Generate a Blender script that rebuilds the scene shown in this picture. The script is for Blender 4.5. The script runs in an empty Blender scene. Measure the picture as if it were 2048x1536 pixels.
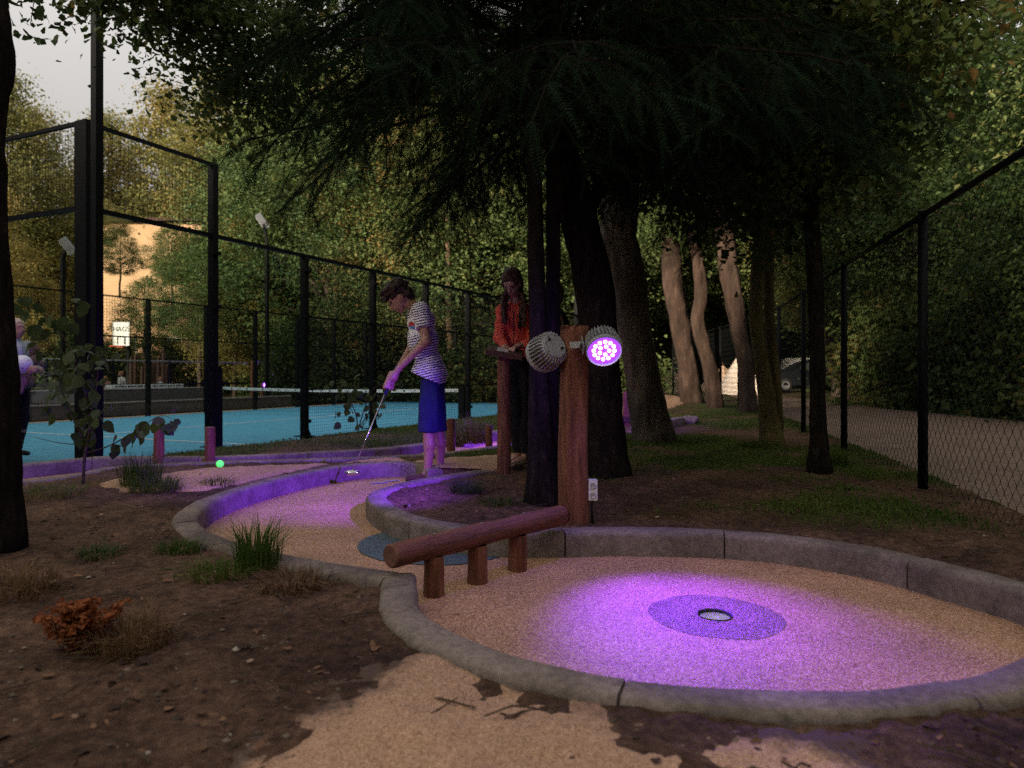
import bpy, math, random
import numpy as np
from mathutils import Vector, Matrix

# ------------------------------------------------------------------ camera, sky, sun, exposure
SC = bpy.context.scene
COL = SC.collection
F = 1434.0            # focal length in pixels of the 2048 px wide photograph
CH = 0.92             # camera height
HZ = 748.0            # horizon row
cam_d = bpy.data.cameras.new('camera')
cam = bpy.data.objects.new('camera', cam_d)
COL.objects.link(cam)
cam.location = (0, 0, CH)
cam.rotation_euler = (math.radians(90), 0, 0)
cam_d.sensor_width = 36
cam_d.lens = 36 * F / 2048
cam_d.shift_y = -(768 - HZ) / 2048
cam_d.clip_start = 0.05
cam_d.clip_end = 600
cam_d.dof.use_dof = True
cam_d.dof.focus_distance = 4.6
cam_d.dof.aperture_fstop = 2.6
SC.camera = cam

SUN_AZ, SUN_EL = math.radians(222), math.radians(16)
SUN_DIR = Vector((math.sin(SUN_AZ) * math.cos(SUN_EL), math.cos(SUN_AZ) * math.cos(SUN_EL), math.sin(SUN_EL)))
world = bpy.data.worlds.new('World')
SC.world = world
world.use_nodes = True
wn = world.node_tree
wn.nodes.clear()
sky = wn.nodes.new('ShaderNodeTexSky')
sky.sky_type = 'NISHITA'
sky.sun_disc = False
sky.sun_elevation = SUN_EL
sky.sun_rotation = SUN_AZ
sky.dust_density = 3.0
hs = wn.nodes.new('ShaderNodeHueSaturation')
hs.inputs['Saturation'].default_value = 0.25
mxs = wn.nodes.new('ShaderNodeMix')
mxs.data_type = 'RGBA'
mxs.inputs[0].default_value = 0.7
mxs.inputs[7].default_value = (6.3, 6.0, 5.7, 1)      # thin even evening cloud
bg = wn.nodes.new('ShaderNodeBackground')
bg.inputs['Strength'].default_value = 0.081
wo = wn.nodes.new('ShaderNodeOutputWorld')
wn.links.new(sky.outputs[0], hs.inputs['Color'])
wn.links.new(hs.outputs[0], mxs.inputs[6])
# overcast sky: the zenith is brighter than the horizon, roughly L = (1 + 3 sin h) / 4
wtc = wn.nodes.new('ShaderNodeTexCoord')
wsx = wn.nodes.new('ShaderNodeSeparateXYZ')
wmx = wn.nodes.new('ShaderNodeMath'); wmx.operation = 'MAXIMUM'; wmx.inputs[1].default_value = 0.0
wma = wn.nodes.new('ShaderNodeMath'); wma.operation = 'MULTIPLY_ADD'; wma.inputs[1].default_value = 1.48; wma.inputs[2].default_value = .34
wmu = wn.nodes.new('ShaderNodeMix'); wmu.data_type = 'RGBA'; wmu.blend_type = 'MULTIPLY'; wmu.inputs[0].default_value = 1
wn.links.new(wtc.outputs['Generated'], wsx.inputs[0])
wn.links.new(wsx.outputs[2], wmx.inputs[0])
wn.links.new(wmx.outputs[0], wma.inputs[0])
wn.links.new(mxs.outputs[2], wmu.inputs[6]); wn.links.new(wma.outputs[0], wmu.inputs[7])
wn.links.new(wmu.outputs[2], bg.inputs['Color'])
wn.links.new(bg.outputs[0], wo.inputs['Surface'])
sun_d = bpy.data.lights.new('sun', 'SUN')
sun_d.energy = 4.4
sun_d.angle = math.radians(6)
sun_d.color = (1.0, 0.84, 0.64)
sun = bpy.data.objects.new('sun', sun_d)
COL.objects.link(sun)
sun.rotation_euler = SUN_DIR.to_track_quat('Z', 'Y').to_euler()
SC.view_settings.view_transform = 'Standard'
SC.view_settings.look = 'None'
SC.view_settings.exposure = 0.95
SC.view_settings.gamma = 1.0
SC.render.engine = 'CYCLES'
SC.cycles.use_denoising = False        # the fine grain of a dusk exposure stays in
SC.cycles.max_bounces = 6
SC.cycles.diffuse_bounces = 3
SC.cycles.transparent_max_bounces = 12
SC.cycles.sample_clamp_indirect = 4
SC.cycles.caustics_reflective = False
SC.cycles.caustics_refractive = False

# ------------------------------------------------------------------ helpers
rng = np.random.default_rng(7)
random.seed(7)

def W(px, py, d):
    """a pixel of the photograph at depth d -> world point"""
    return np.array([(px - 1024) / F * d, d, CH - (py - HZ) / F * d])

def gp(px, py, z=0.0):
    d = (CH - z) * F / (py - HZ)
    return np.array([(px - 1024) / F * d, d, z])

def smooth(a, b, x):
    t = np.clip((x - a) / (b - a), 0, 1)
    return t * t * (3 - 2 * t)

def _hash(ix, iy, iz, seed):
    n = (ix.astype(np.int64) * 73856093) ^ (iy.astype(np.int64) * 19349663) ^ (iz.astype(np.int64) * 83492791) ^ (seed * 2654435)
    n = (n ^ (n >> 13)) * 1274126177 & 0x7fffffff
    n = (n ^ (n >> 16)) & 0xffff
    return n / 65535.0

def vnoise(x, y, z=0.0, seed=1):
    x, y, z = np.broadcast_arrays(np.asarray(x, float), np.asarray(y, float), np.asarray(z, float))
    ix, iy, iz = np.floor(x), np.floor(y), np.floor(z)
    fx, fy, fz = x - ix, y - iy, z - iz
    fx, fy, fz = [f * f * (3 - 2 * f) for f in (fx, fy, fz)]
    r = 0
    for a in (0, 1):
        for b in (0, 1):
            for c in (0, 1):
                w = (fx if a else 1 - fx) * (fy if b else 1 - fy) * (fz if c else 1 - fz)
                r = r + w * _hash(ix + a, iy + b, iz + c, seed)
    return r * 2 - 1

def fbm(x, y, z=0.0, seed=1, octaves=3):
    r, a = 0, 1.0
    for o in range(octaves):
        r = r + a * vnoise(np.asarray(x) * 2 ** o, np.asarray(y) * 2 ** o, np.asarray(z) * 2 ** o, seed + o)
        a *= 0.5
    return r

class MB:
    """collects vertices and faces; build() links them as ONE mesh object"""
    def __init__(self):
        self.v, self.q, self.t, self.n = [], [], [], 0
    def add(self, v, q=None, t=None):
        v = np.asarray(v, float).reshape(-1, 3)
        if q is not None and len(q):
            self.q.append(np.asarray(q, int).reshape(-1, 4) + self.n)
        if t is not None and len(t):
            self.t.append(np.asarray(t, int).reshape(-1, 3) + self.n)
        self.v.append(v)
        self.n += len(v)
        return self
    def box(self, c, s, rot=None):
        c, h = np.asarray(c, float), np.asarray(s, float) / 2
        v = np.array([[a, b, d] for a in (-1, 1) for b in (-1, 1) for d in (-1, 1)]) * h
        if rot is not None:
            v = v @ np.array(rot).T
        return self.add(v + c, [[0, 1, 3, 2], [4, 6, 7, 5], [0, 4, 5, 1], [2, 3, 7, 6], [0, 2, 6, 4], [1, 5, 7, 3]])
    def bar(self, a, b, w, h=None):
        """square bar from a to b"""
        a, b = np.asarray(a, float), np.asarray(b, float)
        d = b - a
        L = np.linalg.norm(d)
        R = frame(d / L)
        return self.box((a + b) / 2, (w, h or w, L), R)
    def tube(self, pts, rad, n=10, caps=True, rough=0.0, freq=6.0, seed=3, zs=1.0, ridge=0.0):
        pts = np.asarray(pts, float)
        rad = np.broadcast_to(np.asarray(rad, float), (len(pts),))
        tan = np.gradient(pts, axis=0)
        tan /= np.linalg.norm(tan, axis=1)[:, None] + 1e-9
        up = np.array([0, 0, 1.0]) if abs(tan[0][2]) < .9 else np.array([1.0, 0, 0])
        x = np.cross(up, tan[0]); x /= np.linalg.norm(x)
        ang = np.linspace(0, 2 * np.pi, n, endpoint=False)
        V = []
        for p, t, r in zip(pts, tan, rad):
            x = x - t * np.dot(x, t); x /= np.linalg.norm(x)
            y = np.cross(t, x)
            c = np.cos(ang)[:, None] * x + np.sin(ang)[:, None] * y
            rr = np.full(n, r)
            if rough:
                q = p + c * r
                rr = r * (1 + rough * fbm(q[:, 0] * freq, q[:, 1] * freq, q[:, 2] * freq * zs, seed, 3))
                if ridge:
                    f_ = np.abs(vnoise(np.cos(ang) * n / 9, np.sin(ang) * n / 9, p[2] * 3.2 / max(r, .05) * .12, seed + 9)) + .5 * np.abs(vnoise(np.cos(ang) * n / 5, np.sin(ang) * n / 5, p[2] * 9, seed + 4))
                    rr = rr * (1 + ridge * (f_ - .5))
            V.append(p + c * rr[:, None])
        V = np.concatenate(V)
        m = len(pts)
        i = np.arange(m - 1)[:, None] * n
        j = np.arange(n)[None]
        k = (j + 1) % n
        Q = np.stack([i + j, i + k, i + n + k, i + n + j], -1).reshape(-1, 4)
        T = None
        if caps:
            V = np.concatenate([V, pts[:1], pts[-1:]])
            a, b = m * n, m * n + 1
            j = np.arange(n); k = (j + 1) % n
            T = np.concatenate([np.stack([np.full(n, a), k, j], -1), np.stack([np.full(n, b), (m - 1) * n + j, (m - 1) * n + k], -1)])
        return self.add(V, Q, T)
    def lathe(self, prof, n=24, c=(0, 0, 0), R=None):
        """profile of (radius, height) pairs turned round z"""
        prof = np.asarray(prof, float)
        ang = np.linspace(0, 2 * np.pi, n, endpoint=False)
        V = np.stack([prof[:, 0:1] * np.cos(ang), prof[:, 0:1] * np.sin(ang), np.repeat(prof[:, 1:2], n, 1)], -1).reshape(-1, 3)
        if R is not None:
            V = V @ np.array(R).T
        V = V + np.asarray(c, float)
        m = len(prof)
        i = np.arange(m - 1)[:, None] * n
        j = np.arange(n)[None]; k = (j + 1) % n
        return self.add(V, np.stack([i + j, i + k, i + n + k, i + n + j], -1).reshape(-1, 4))
    def poly(self, loop, z0, z1):
        """vertical prism over a convex loop of (x, y)"""
        loop = np.asarray(loop, float); n = len(loop)
        V = np.concatenate([np.c_[loop, np.full(n, z0)], np.c_[loop, np.full(n, z1)], [[*loop.mean(0), z0], [*loop.mean(0), z1]]])
        j = np.arange(n); k = (j + 1) % n
        return self.add(V, np.stack([j, k, n + k, n + j], -1),
                        np.concatenate([np.stack([np.full(n, 2 * n), k, j], -1), np.stack([np.full(n, 2 * n + 1), n + j, n + k], -1)]))
    def mesh(self, name):
        me = bpy.data.meshes.new(name)
        v = np.concatenate(self.v)
        q = np.concatenate(self.q) if self.q else np.zeros((0, 4), int)
        t = np.concatenate(self.t) if self.t else np.zeros((0, 3), int)
        me.vertices.add(len(v)); me.vertices.foreach_set('co', v.astype(np.float32).ravel())
        nl = len(q) * 4 + len(t) * 3
        me.loops.add(nl)
        me.loops.foreach_set('vertex_index', np.concatenate([q.ravel(), t.ravel()]).astype(np.int32))
        me.polygons.add(len(q) + len(t))
        st = np.concatenate([np.arange(len(q)) * 4, len(q) * 4 + np.arange(len(t)) * 3]).astype(np.int32)
        me.polygons.foreach_set('loop_start', st)
        me.update(calc_edges=True)
        me.validate()
        me.polygons.foreach_set('use_smooth', np.zeros(len(me.polygons), bool))
        return me
    def build(self, name, m, parent=None, loc=None, smooth=False, kind=None):
        """loc: the vertices are in world coordinates; move the origin there"""
        if loc is not None:
            self.v = [v - np.asarray(loc, float) for v in self.v]
        me = self.mesh(name)
        if m is not None:
            me.materials.append(m)
        me.polygons.foreach_set('use_smooth', np.full(len(me.polygons), bool(smooth)))
        o = bpy.data.objects.new(name, me)
        COL.objects.link(o)
        if parent is not None:
            o.parent = parent
        elif loc is not None:
            o.location = loc
        if kind:
            o['kind'] = kind
        return o

def frame(d):
    """3x3 whose z axis is d"""
    d = np.asarray(d, float); d = d / np.linalg.norm(d)
    up = np.array([0, 0, 1.0]) if abs(d[2]) < .95 else np.array([0, 1.0, 0])
    x = np.cross(up, d); x /= np.linalg.norm(x)
    y = np.cross(d, x)
    return np.stack([x, y, d], 1)

def tag(o, label, cat, group=None, kind=None):
    o['label'] = label
    o['category'] = cat
    if group: o['group'] = group
    if kind: o['kind'] = kind
    return o

def thing(name, label, cat, loc=(0, 0, 0), group=None, rz=0):
    o = bpy.data.objects.new(name, None)
    COL.objects.link(o)
    o.location = [float(c) for c in loc]
    o.rotation_euler = (0, 0, rz)
    o.empty_display_size = .1
    return tag(o, label, cat, group)

def structure(o, label=None):
    o['kind'] = 'structure'
    if label: o['label'] = label
    return o

def inst(name, me, parent=None, loc=(0, 0, 0), rot=(0, 0, 0), sc=(1, 1, 1)):
    o = bpy.data.objects.new(name, me)
    COL.objects.link(o)
    if parent is not None: o.parent = parent
    o.location = [float(c) for c in loc]
    o.rotation_euler = rot
    o.scale = sc
    return o

def spline(pts, step=0.04, closed=False):
    """Catmull-Rom through the points, resampled at even steps"""
    p = np.asarray(pts, float)
    if closed:
        p = np.concatenate([p[-1:], p, p[:2]])
    else:
        p = np.concatenate([[2 * p[0] - p[1]], p, [2 * p[-1] - p[-2]]])
    out = []
    for i in range(1, len(p) - 2):
        t = np.linspace(0, 1, 24, endpoint=False)[:, None]
        a, b, c, d = p[i - 1], p[i], p[i + 1], p[i + 2]
        out.append(.5 * (2 * b + (c - a) * t + (2 * a - 5 * b + 4 * c - d) * t ** 2 + (3 * b - a - 3 * c + d) * t ** 3))
    out.append(p[-2][None])
    out = np.concatenate(out)
    L = np.r_[0, np.cumsum(np.linalg.norm(np.diff(out, axis=0), axis=1))]
    n = max(2, int(L[-1] / step))
    s = np.linspace(0, L[-1], n + 1)
    return np.stack([np.interp(s, L, out[:, k]) for k in range(out.shape[1])], 1)

# ------------------------------------------------------------------ materials
def newmat(name):
    m = bpy.data.materials.new(name)
    m.use_nodes = True
    nt = m.node_tree
    return m, nt, nt.nodes['Principled BSDF'], nt.nodes['Material Output']

def node(nt, typ, **kw):
    n = nt.nodes.new(typ)
    for k, v in kw.items():
        if k.startswith('i_'):
            n.inputs[k[2:].replace('_', ' ')].default_value = v
        else:
            setattr(n, k, v)
    return n

def ramp(nt, stops):
    r = nt.nodes.new('ShaderNodeValToRGB')
    e = r.color_ramp.elements
    while len(e) < len(stops): e.new(.5)
    for el, (p, c) in zip(e, stops):
        el.position = p
        el.color = (*c, 1)
    return r

def nmat(name, stops, scale=8, rough=.8, bump=.3, bscale=None, stretch=(1, 1, 1), metal=0, detail=6, bdist=.01, voro=False, spec=.3):
    """noise-coloured material with noise bump, in object coordinates"""
    m, nt, b, out = newmat(name)
    tc = node(nt, 'ShaderNodeTexCoord')
    mp = node(nt, 'ShaderNodeMapping')
    mp.inputs['Scale'].default_value = stretch
    nt.links.new(tc.outputs['Object'], mp.inputs[0])
    if voro:
        n1 = node(nt, 'ShaderNodeTexVoronoi', i_Scale=scale)
        src = n1.outputs['Color']
    else:
        n1 = node(nt, 'ShaderNodeTexNoise', i_Scale=scale, i_Detail=detail, i_Roughness=.65)
        src = n1.outputs['Fac']
    nt.links.new(mp.outputs[0], n1.inputs['Vector'])
    r = ramp(nt, stops)
    nt.links.new(src, r.inputs[0])
    nt.links.new(r.outputs[0], b.inputs['Base Color'])
    b.inputs['Roughness'].default_value = rough
    b.inputs['Metallic'].default_value = metal
    b.inputs['Specular IOR Level'].default_value = spec
    if bump:
        n2 = node(nt, 'ShaderNodeTexNoise', i_Scale=bscale or scale * 3, i_Detail=6, i_Roughness=.7)
        nt.links.new(mp.outputs[0], n2.inputs['Vector'])
        bn = node(nt, 'ShaderNodeBump', i_Strength=bump, i_Distance=bdist)
        nt.links.new(n2.outputs['Fac'], bn.inputs['Height'])
        nt.links.new(bn.outputs[0], b.inputs['Normal'])
    return m

def leafmat(name, stops, trans=.35, rough=.55, objvar=True, spec=.2):
    """leaf colours vary from leaf to leaf; some light passes through"""
    m, nt, b, out = newmat(name)
    g = node(nt, 'ShaderNodeNewGeometry')
    r = ramp(nt, stops)
    if objvar:
        oi = node(nt, 'ShaderNodeObjectInfo')
        ma = node(nt, 'ShaderNodeMath', operation='MULTIPLY_ADD')
        ma.inputs[1].default_value = .55
        tc = node(nt, 'ShaderNodeTexCoord')
        nz = node(nt, 'ShaderNodeTexNoise', i_Scale=.9, i_Detail=3)
        nt.links.new(tc.outputs['Object'], nz.inputs['Vector'])
        n2 = node(nt, 'ShaderNodeMath', operation='MULTIPLY_ADD')
        n2.inputs[1].default_value = 1.3; n2.inputs[2].default_value = -.50
        nt.links.new(nz.outputs['Fac'], n2.inputs[0])
        mb = node(nt, 'ShaderNodeMath', operation='MULTIPLY_ADD')
        mb.inputs[1].default_value = .35
        nt.links.new(g.outputs['Random Per Island'], mb.inputs[0])
        nt.links.new(n2.outputs[0], mb.inputs[2])
        nt.links.new(oi.outputs['Random'], ma.inputs[0])
        nt.links.new(mb.outputs[0], ma.inputs[2])
        nt.links.new(ma.outputs[0], r.inputs[0])
    else:
        nt.links.new(g.outputs['Random Per Island'], r.inputs[0])
    nt.links.new(r.outputs[0], b.inputs['Base Color'])
    b.inputs['Roughness'].default_value = rough
    b.inputs['Specular IOR Level'].default_value = spec
    tr = node(nt, 'ShaderNodeBsdfTranslucent')
    nt.links.new(r.outputs[0], tr.inputs['Color'])
    mx = node(nt, 'ShaderNodeMixShader')
    mx.inputs[0].default_value = trans
    nt.links.new(b.outputs[0], mx.inputs[1])
    nt.links.new(tr.outputs[0], mx.inputs[2])
    nt.links.new(mx.outputs[0], out.inputs['Surface'])
    return m

def emat(name, col, strength):
    m, nt, b, out = newmat(name)
    b.inputs['Base Color'].default_value = (*col, 1)
    b.inputs['Emission Color'].default_value = (*col, 1)
    b.inputs['Emission Strength'].default_value = strength
    return m

def pmat(name, col, rough=.5, metal=0, spec=.4):
    return nmat(name, [(.3, tuple(c * .88 for c in col)), (.7, tuple(min(1, c * 1.1) for c in col))], 14, rough, .12, 60, metal=metal, spec=spec, bdist=.002)

M = {}
M['concrete'] = None
M['black_steel'] = pmat('black_steel', (.0035, .0038, .0046), .6, .0, .12)
M['dark_wire'] = pmat('dark_wire', (.006, .007, .007), .7, 0, .12)
M['galv'] = pmat('galv', (.30, .30, .31), .45, .3)
M['alu'] = pmat('alu', (.42, .41, .42), .42, .25)
M['steel'] = pmat('steel', (.6, .6, .62), .18, 1)
M['white'] = pmat('white', (.75, .74, .72), .5)
M['offwhite'] = pmat('offwhite', (.5, .48, .45), .7)
M['black'] = pmat('black', (.012, .012, .013), .6)
M['rubber'] = pmat('rubber', (.02, .02, .02), .8)
M['orange'] = pmat('orange', (.6, .09, .02), .5)
M['wood_red'] = nmat('wood_red', [(.25, (.045, .015, .009)), (.5, (.17, .062, .034)), (.75, (.29, .118, .068))], 11, .7, 1.0, 26, stretch=(3, 3, .35), bdist=.006)
M['log'] = nmat('log', [(.25, (.045, .016, .010)), (.5, (.15, .056, .034)), (.78, (.25, .10, .064))], 9, .55, 1.0, 24, stretch=(3, 3, .3), bdist=.008)
M['wood_end'] = nmat('wood_end', [(.3, (.11, .045, .03)), (.7, (.22, .10, .065))], 20, .8, .6, 70, bdist=.004)
M['wood_dark'] = nmat('wood_dark', [(.3, (.035, .016, .011)), (.7, (.10, .045, .03))], 10, .7, .5, 40)
M['bark_dark'] = nmat('bark_dark', [(.3, (.006, .0045, .0035)), (.58, (.024, .018, .014)), (.8, (.06, .046, .036))], 14, .95, 1, 26, stretch=(1.6, 1.6, .4), bdist=.03, spec=.05)
M['bark_oak'] = nmat('bark_oak', [(.25, (.03, .022, .016)), (.55, (.095, .072, .055)), (.8, (.17, .13, .10))], 8, .95, 1, 22, stretch=(1.8, 1.8, .35), bdist=.04)
M['bark_red'] = nmat('bark_red', [(.3, (.018, .011, .008)), (.55, (.07, .043, .031)), (.75, (.15, .10, .074))], 3.5, .95, 1, 20, stretch=(1.6, 1.6, .4), bdist=.04)
M['bark_moss'] = nmat('bark_moss', [(.3, (.05, .034, .016)), (.5, (.10, .075, .025)), (.7, (.13, .12, .03))], 3.5, .95, .8, 26, stretch=(1, 1, .35), bdist=.02)
M['bark_pale'] = nmat('bark_pale', [(.3, (.14, .085, .05)), (.7, (.34, .22, .14))], 6, .9, .8, 24, stretch=(1.4, 1.4, .4), bdist=.03)
M['twig'] = nmat('twig', [(.3, (.03, .02, .012)), (.7, (.08, .055, .035))], 12, .9, 0)
M['leaf_far'] = leafmat('leaf_far', [(0, (.036, .074, .028)), (.35, (.085, .135, .043)), (.65, (.135, .178, .058)), (.93, (.20, .19, .062)), (1, (.27, .165, .05))], .22)
M['leaf_yellow'] = leafmat('leaf_yellow', [(0, (.13, .155, .05)), (.4, (.22, .215, .07)), (.75, (.31, .255, .08)), (1, (.38, .27, .08))])
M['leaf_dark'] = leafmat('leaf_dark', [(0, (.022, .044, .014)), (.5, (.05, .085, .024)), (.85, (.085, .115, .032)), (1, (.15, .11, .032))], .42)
M['leaf_oak'] = leafmat('leaf_oak', [(0, (.026, .048, .015)), (.6, (.052, .085, .022)), (.9, (.095, .105, .028)), (1, (.17, .10, .028))], .42)
M['needle'] = leafmat('needle', [(0, (.007, .015, .008)), (.6, (.014, .028, .013)), (1, (.032, .048, .02))], .12, .9, True, .03)
M['leaf_hazel'] = leafmat('leaf_hazel', [(0, (.030, .048, .020)), (.6, (.055, .08, .028)), (.9, (.09, .11, .035)), (1, (.15, .085, .03))], .4, .5)
M['grass'] = leafmat('grass', [(0, (.03, .055, .012)), (.5, (.065, .11, .02)), (.85, (.11, .145, .03)), (1, (.18, .14, .05))], .3, .7, True, .05)
M['grass_dry'] = leafmat('grass_dry', [(0, (.09, .05, .022)), (.5, (.18, .105, .05)), (1, (.27, .17, .085))], .3, .7)
M['fern_orange'] = leafmat('fern_orange', [(0, (.16, .045, .014)), (.5, (.32, .10, .03)), (1, (.42, .16, .05))], .3, .7)
M['litter'] = leafmat('litter', [(0, (.03, .018, .011)), (.5, (.075, .042, .024)), (.8, (.14, .07, .035)), (.95, (.22, .115, .06)), (1, (.34, .26, .18))], .1, .8, False)
M['pebble'] = leafmat('pebble', [(0, (.035, .024, .018)), (.7, (.085, .06, .045)), (.94, (.16, .12, .09)), (1, (.36, .31, .25))], 0, .8, False)
M['fabric_tent'] = nmat('fabric_tent', [(.3, (.50, .33, .22)), (.7, (.60, .42, .29))], 3, .9, .3, 40)
M['fabric_tent_pale'] = nmat('fabric_tent_pale', [(.3, (.62, .52, .44)), (.7, (.74, .64, .55))], 3, .9, .3, 40)
M['plaster'] = nmat('plaster', [(.3, (.62, .37, .21)), (.7, (.72, .45, .27))], 2, .9, .2, 30)
M['court_blue'] = nmat('court_blue', [(.3, (.052, .255, .40)), (.7, (.075, .315, .475))], 3, .8, .25, 260, bdist=.003)
M['line'] = pmat('line', (.72, .74, .75), .8)
M['tan_strip'] = nmat('tan_strip', [(.3, (.30, .175, .095)), (.7, (.46, .29, .17))], 20, .9, .4, 160, bdist=.004)
M['seat_concrete'] = nmat('seat_concrete', [(.3, (.075, .068, .066)), (.7, (.125, .112, .105))], 6, .9, .3, 60)
M['seat_edge'] = pmat('seat_edge', (.42, .38, .35), .8)

def glassmat():
    m, nt, b, out = newmat('clear_glass')
    tr = node(nt, 'ShaderNodeBsdfTransparent')
    tr.inputs[0].default_value = (.86, .90, .88, 1)
    gl = node(nt, 'ShaderNodeBsdfGlossy')
    gl.inputs['Roughness'].default_value = .02
    lw = node(nt, 'ShaderNodeLayerWeight')
    pw = node(nt, 'ShaderNodeMath', operation='POWER')
    pw.inputs[1].default_value = 5
    fr = node(nt, 'ShaderNodeMath', operation='MULTIPLY_ADD')
    fr.inputs[1].default_value = .95; fr.inputs[2].default_value = .045
    nt.links.new(lw.outputs['Facing'], pw.inputs[0]); nt.links.new(pw.outputs[0], fr.inputs[0])
    mx = node(nt, 'ShaderNodeMixShader')
    nt.links.new(fr.outputs[0], mx.inputs[0])
    nt.links.new(tr.outputs[0], mx.inputs[1])
    nt.links.new(gl.outputs[0], mx.inputs[2])
    nt.links.new(mx.outputs[0], out.inputs['Surface'])
    return m
M['glass'] = glassmat()

def gravelmat(name, stops, scale, bump, rough=.6, worn=False):
    """coarse resin-bound grit: every grain its own tone and tilt"""
    m, nt, b, out = newmat(name)
    tc = node(nt, 'ShaderNodeTexCoord')
    v = node(nt, 'ShaderNodeTexVoronoi', i_Scale=scale)
    nt.links.new(tc.outputs['Object'], v.inputs['Vector'])
    r = ramp(nt, stops)
    sep = node(nt, 'ShaderNodeSeparateColor')
    nt.links.new(v.outputs['Color'], sep.inputs[0])
    nt.links.new(sep.outputs[0], r.inputs[0])
    n2 = node(nt, 'ShaderNodeTexNoise', i_Scale=2.3, i_Detail=5)
    nt.links.new(tc.outputs['Object'], n2.inputs['Vector'])
    mr = node(nt, 'ShaderNodeMapRange')
    mr.inputs[1].default_value = .3; mr.inputs[2].default_value = .7
    mr.inputs[3].default_value = .78; mr.inputs[4].default_value = 1.1
    nt.links.new(n2.outputs['Fac'], mr.inputs[0])
    mu = node(nt, 'ShaderNodeMix', data_type='RGBA', blend_type='MULTIPLY')
    mu.inputs[0].default_value = 1
    nt.links.new(r.outputs[0], mu.inputs[6])
    nt.links.new(mr.outputs[0], mu.inputs[7])
    col_out = mu.outputs[2]
    if worn:                       # soil trodden in along the ragged edge and in blotches
        at = node(nt, 'ShaderNodeAttribute', attribute_name='wear')
        n3 = node(nt, 'ShaderNodeTexNoise', i_Scale=9, i_Detail=8, i_Roughness=.75)
        nt.links.new(tc.outputs['Object'], n3.inputs['Vector'])
        ad = node(nt, 'ShaderNodeMath', operation='ADD')
        nt.links.new(n3.outputs['Fac'], ad.inputs[0]); nt.links.new(at.outputs['Fac'], ad.inputs[1])
        r4 = ramp(nt, [(.50, (0, 0, 0)), (.78, (1, 1, 1))])
        nt.links.new(ad.outputs[0], r4.inputs[0])
        mw = node(nt, 'ShaderNodeMix', data_type='RGBA'); mw.inputs[6].default_value = (.072, .042, .027, 1)
        nt.links.new(r4.outputs[0], mw.inputs[0]); nt.links.new(mu.outputs[2], mw.inputs[7])
        col_out = mw.outputs[2]
    nt.links.new(col_out, b.inputs['Base Color'])
    b.inputs['Roughness'].default_value = rough
    b.inputs['Specular IOR Level'].default_value = .4
    bn = node(nt, 'ShaderNodeBump', i_Strength=bump, i_Distance=.004, invert=True)
    nt.links.new(v.outputs['Distance'], bn.inputs['Height'])
    nt.links.new(bn.outputs[0], b.inputs['Normal'])
    return m
M['grit'] = gravelmat('grit', [(0, (.17, .082, .04)), (.35, (.36, .185, .095)), (.75, (.50, .28, .15)), (1, (.66, .44, .28))], 210, .7, .6)
M['grit_blue'] = gravelmat('grit_blue', [(0, (.03, .055, .07)), (.5, (.065, .105, .125)), (1, (.12, .17, .19))], 190, 1.0, .5)
M['grit_violet'] = gravelmat('grit_violet', [(0, (.07, .04, .03)), (.5, (.22, .125, .085)), (1, (.36, .22, .16))], 190, 1.0, .5)
M['path'] = gravelmat('path', [(0, (.22, .12, .068)), (.3, (.36, .205, .12)), (.75, (.45, .265, .16)), (1, (.54, .34, .215))], 230, .55, .95, True)
M['road'] = gravelmat('road', [(0, (.10, .066, .05)), (.5, (.16, .107, .08)), (1, (.23, .16, .12))], 70, .6, .9)

def soilmat():
    m, nt, b, out = newmat('soil')
    tc = node(nt, 'ShaderNodeTexCoord')
    n1 = node(nt, 'ShaderNodeTexNoise', i_Scale=26, i_Detail=9, i_Roughness=.72)
    n2 = node(nt, 'ShaderNodeTexNoise', i_Scale=2.2, i_Detail=5, i_Roughness=.6)
    for n in (n1, n2): nt.links.new(tc.outputs['Object'], n.inputs['Vector'])
    r1 = ramp(nt, [(.30, (.030, .019, .013)), (.5, (.105, .063, .041)), (.70, (.205, .128, .085)), (.85, (.30, .20, .14))])
    nt.links.new(n1.outputs['Fac'], r1.inputs[0])
    r2 = ramp(nt, [(.32, (.42, .38, .36)), (.68, (1.25, 1.15, 1.08))])
    nt.links.new(n2.outputs['Fac'], r2.inputs[0])
    mu = node(nt, 'ShaderNodeMix', data_type='RGBA', blend_type='MULTIPLY')
    mu.inputs[0].default_value = 1
    nt.links.new(r1.outputs[0], mu.inputs[6]); nt.links.new(r2.outputs[0], mu.inputs[7])
    at = node(nt, 'ShaderNodeAttribute', attribute_name='moss')
    mg = node(nt, 'ShaderNodeMix', data_type='RGBA')
    n3 = node(nt, 'ShaderNodeTexNoise', i_Scale=45, i_Detail=6)
    nt.links.new(tc.outputs['Object'], n3.inputs['Vector'])
    r3 = ramp(nt, [(.3, (.022, .032, .009)), (.7, (.065, .080, .02))])
    nt.links.new(n3.outputs['Fac'], r3.inputs[0])
    nt.links.new(at.outputs['Fac'], mg.inputs[0])
    nt.links.new(mu.outputs[2], mg.inputs[6]); nt.links.new(r3.outputs[0], mg.inputs[7])
    nt.links.new(mg.outputs[2], b.inputs['Base Color'])
    b.inputs['Roughness'].default_value = .95
    b.inputs['Specular IOR Level'].default_value = .15
    n4 = node(nt, 'ShaderNodeTexNoise', i_Scale=60, i_Detail=8, i_Roughness=.7)
    nt.links.new(tc.outputs['Object'], n4.inputs['Vector'])
    bn = node(nt, 'ShaderNodeBump', i_Strength=.9, i_Distance=.02)
    nt.links.new(n4.outputs['Fac'], bn.inputs['Height'])
    nt.links.new(bn.outputs[0], b.inputs['Normal'])
    return m
M['soil'] = soilmat()

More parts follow.
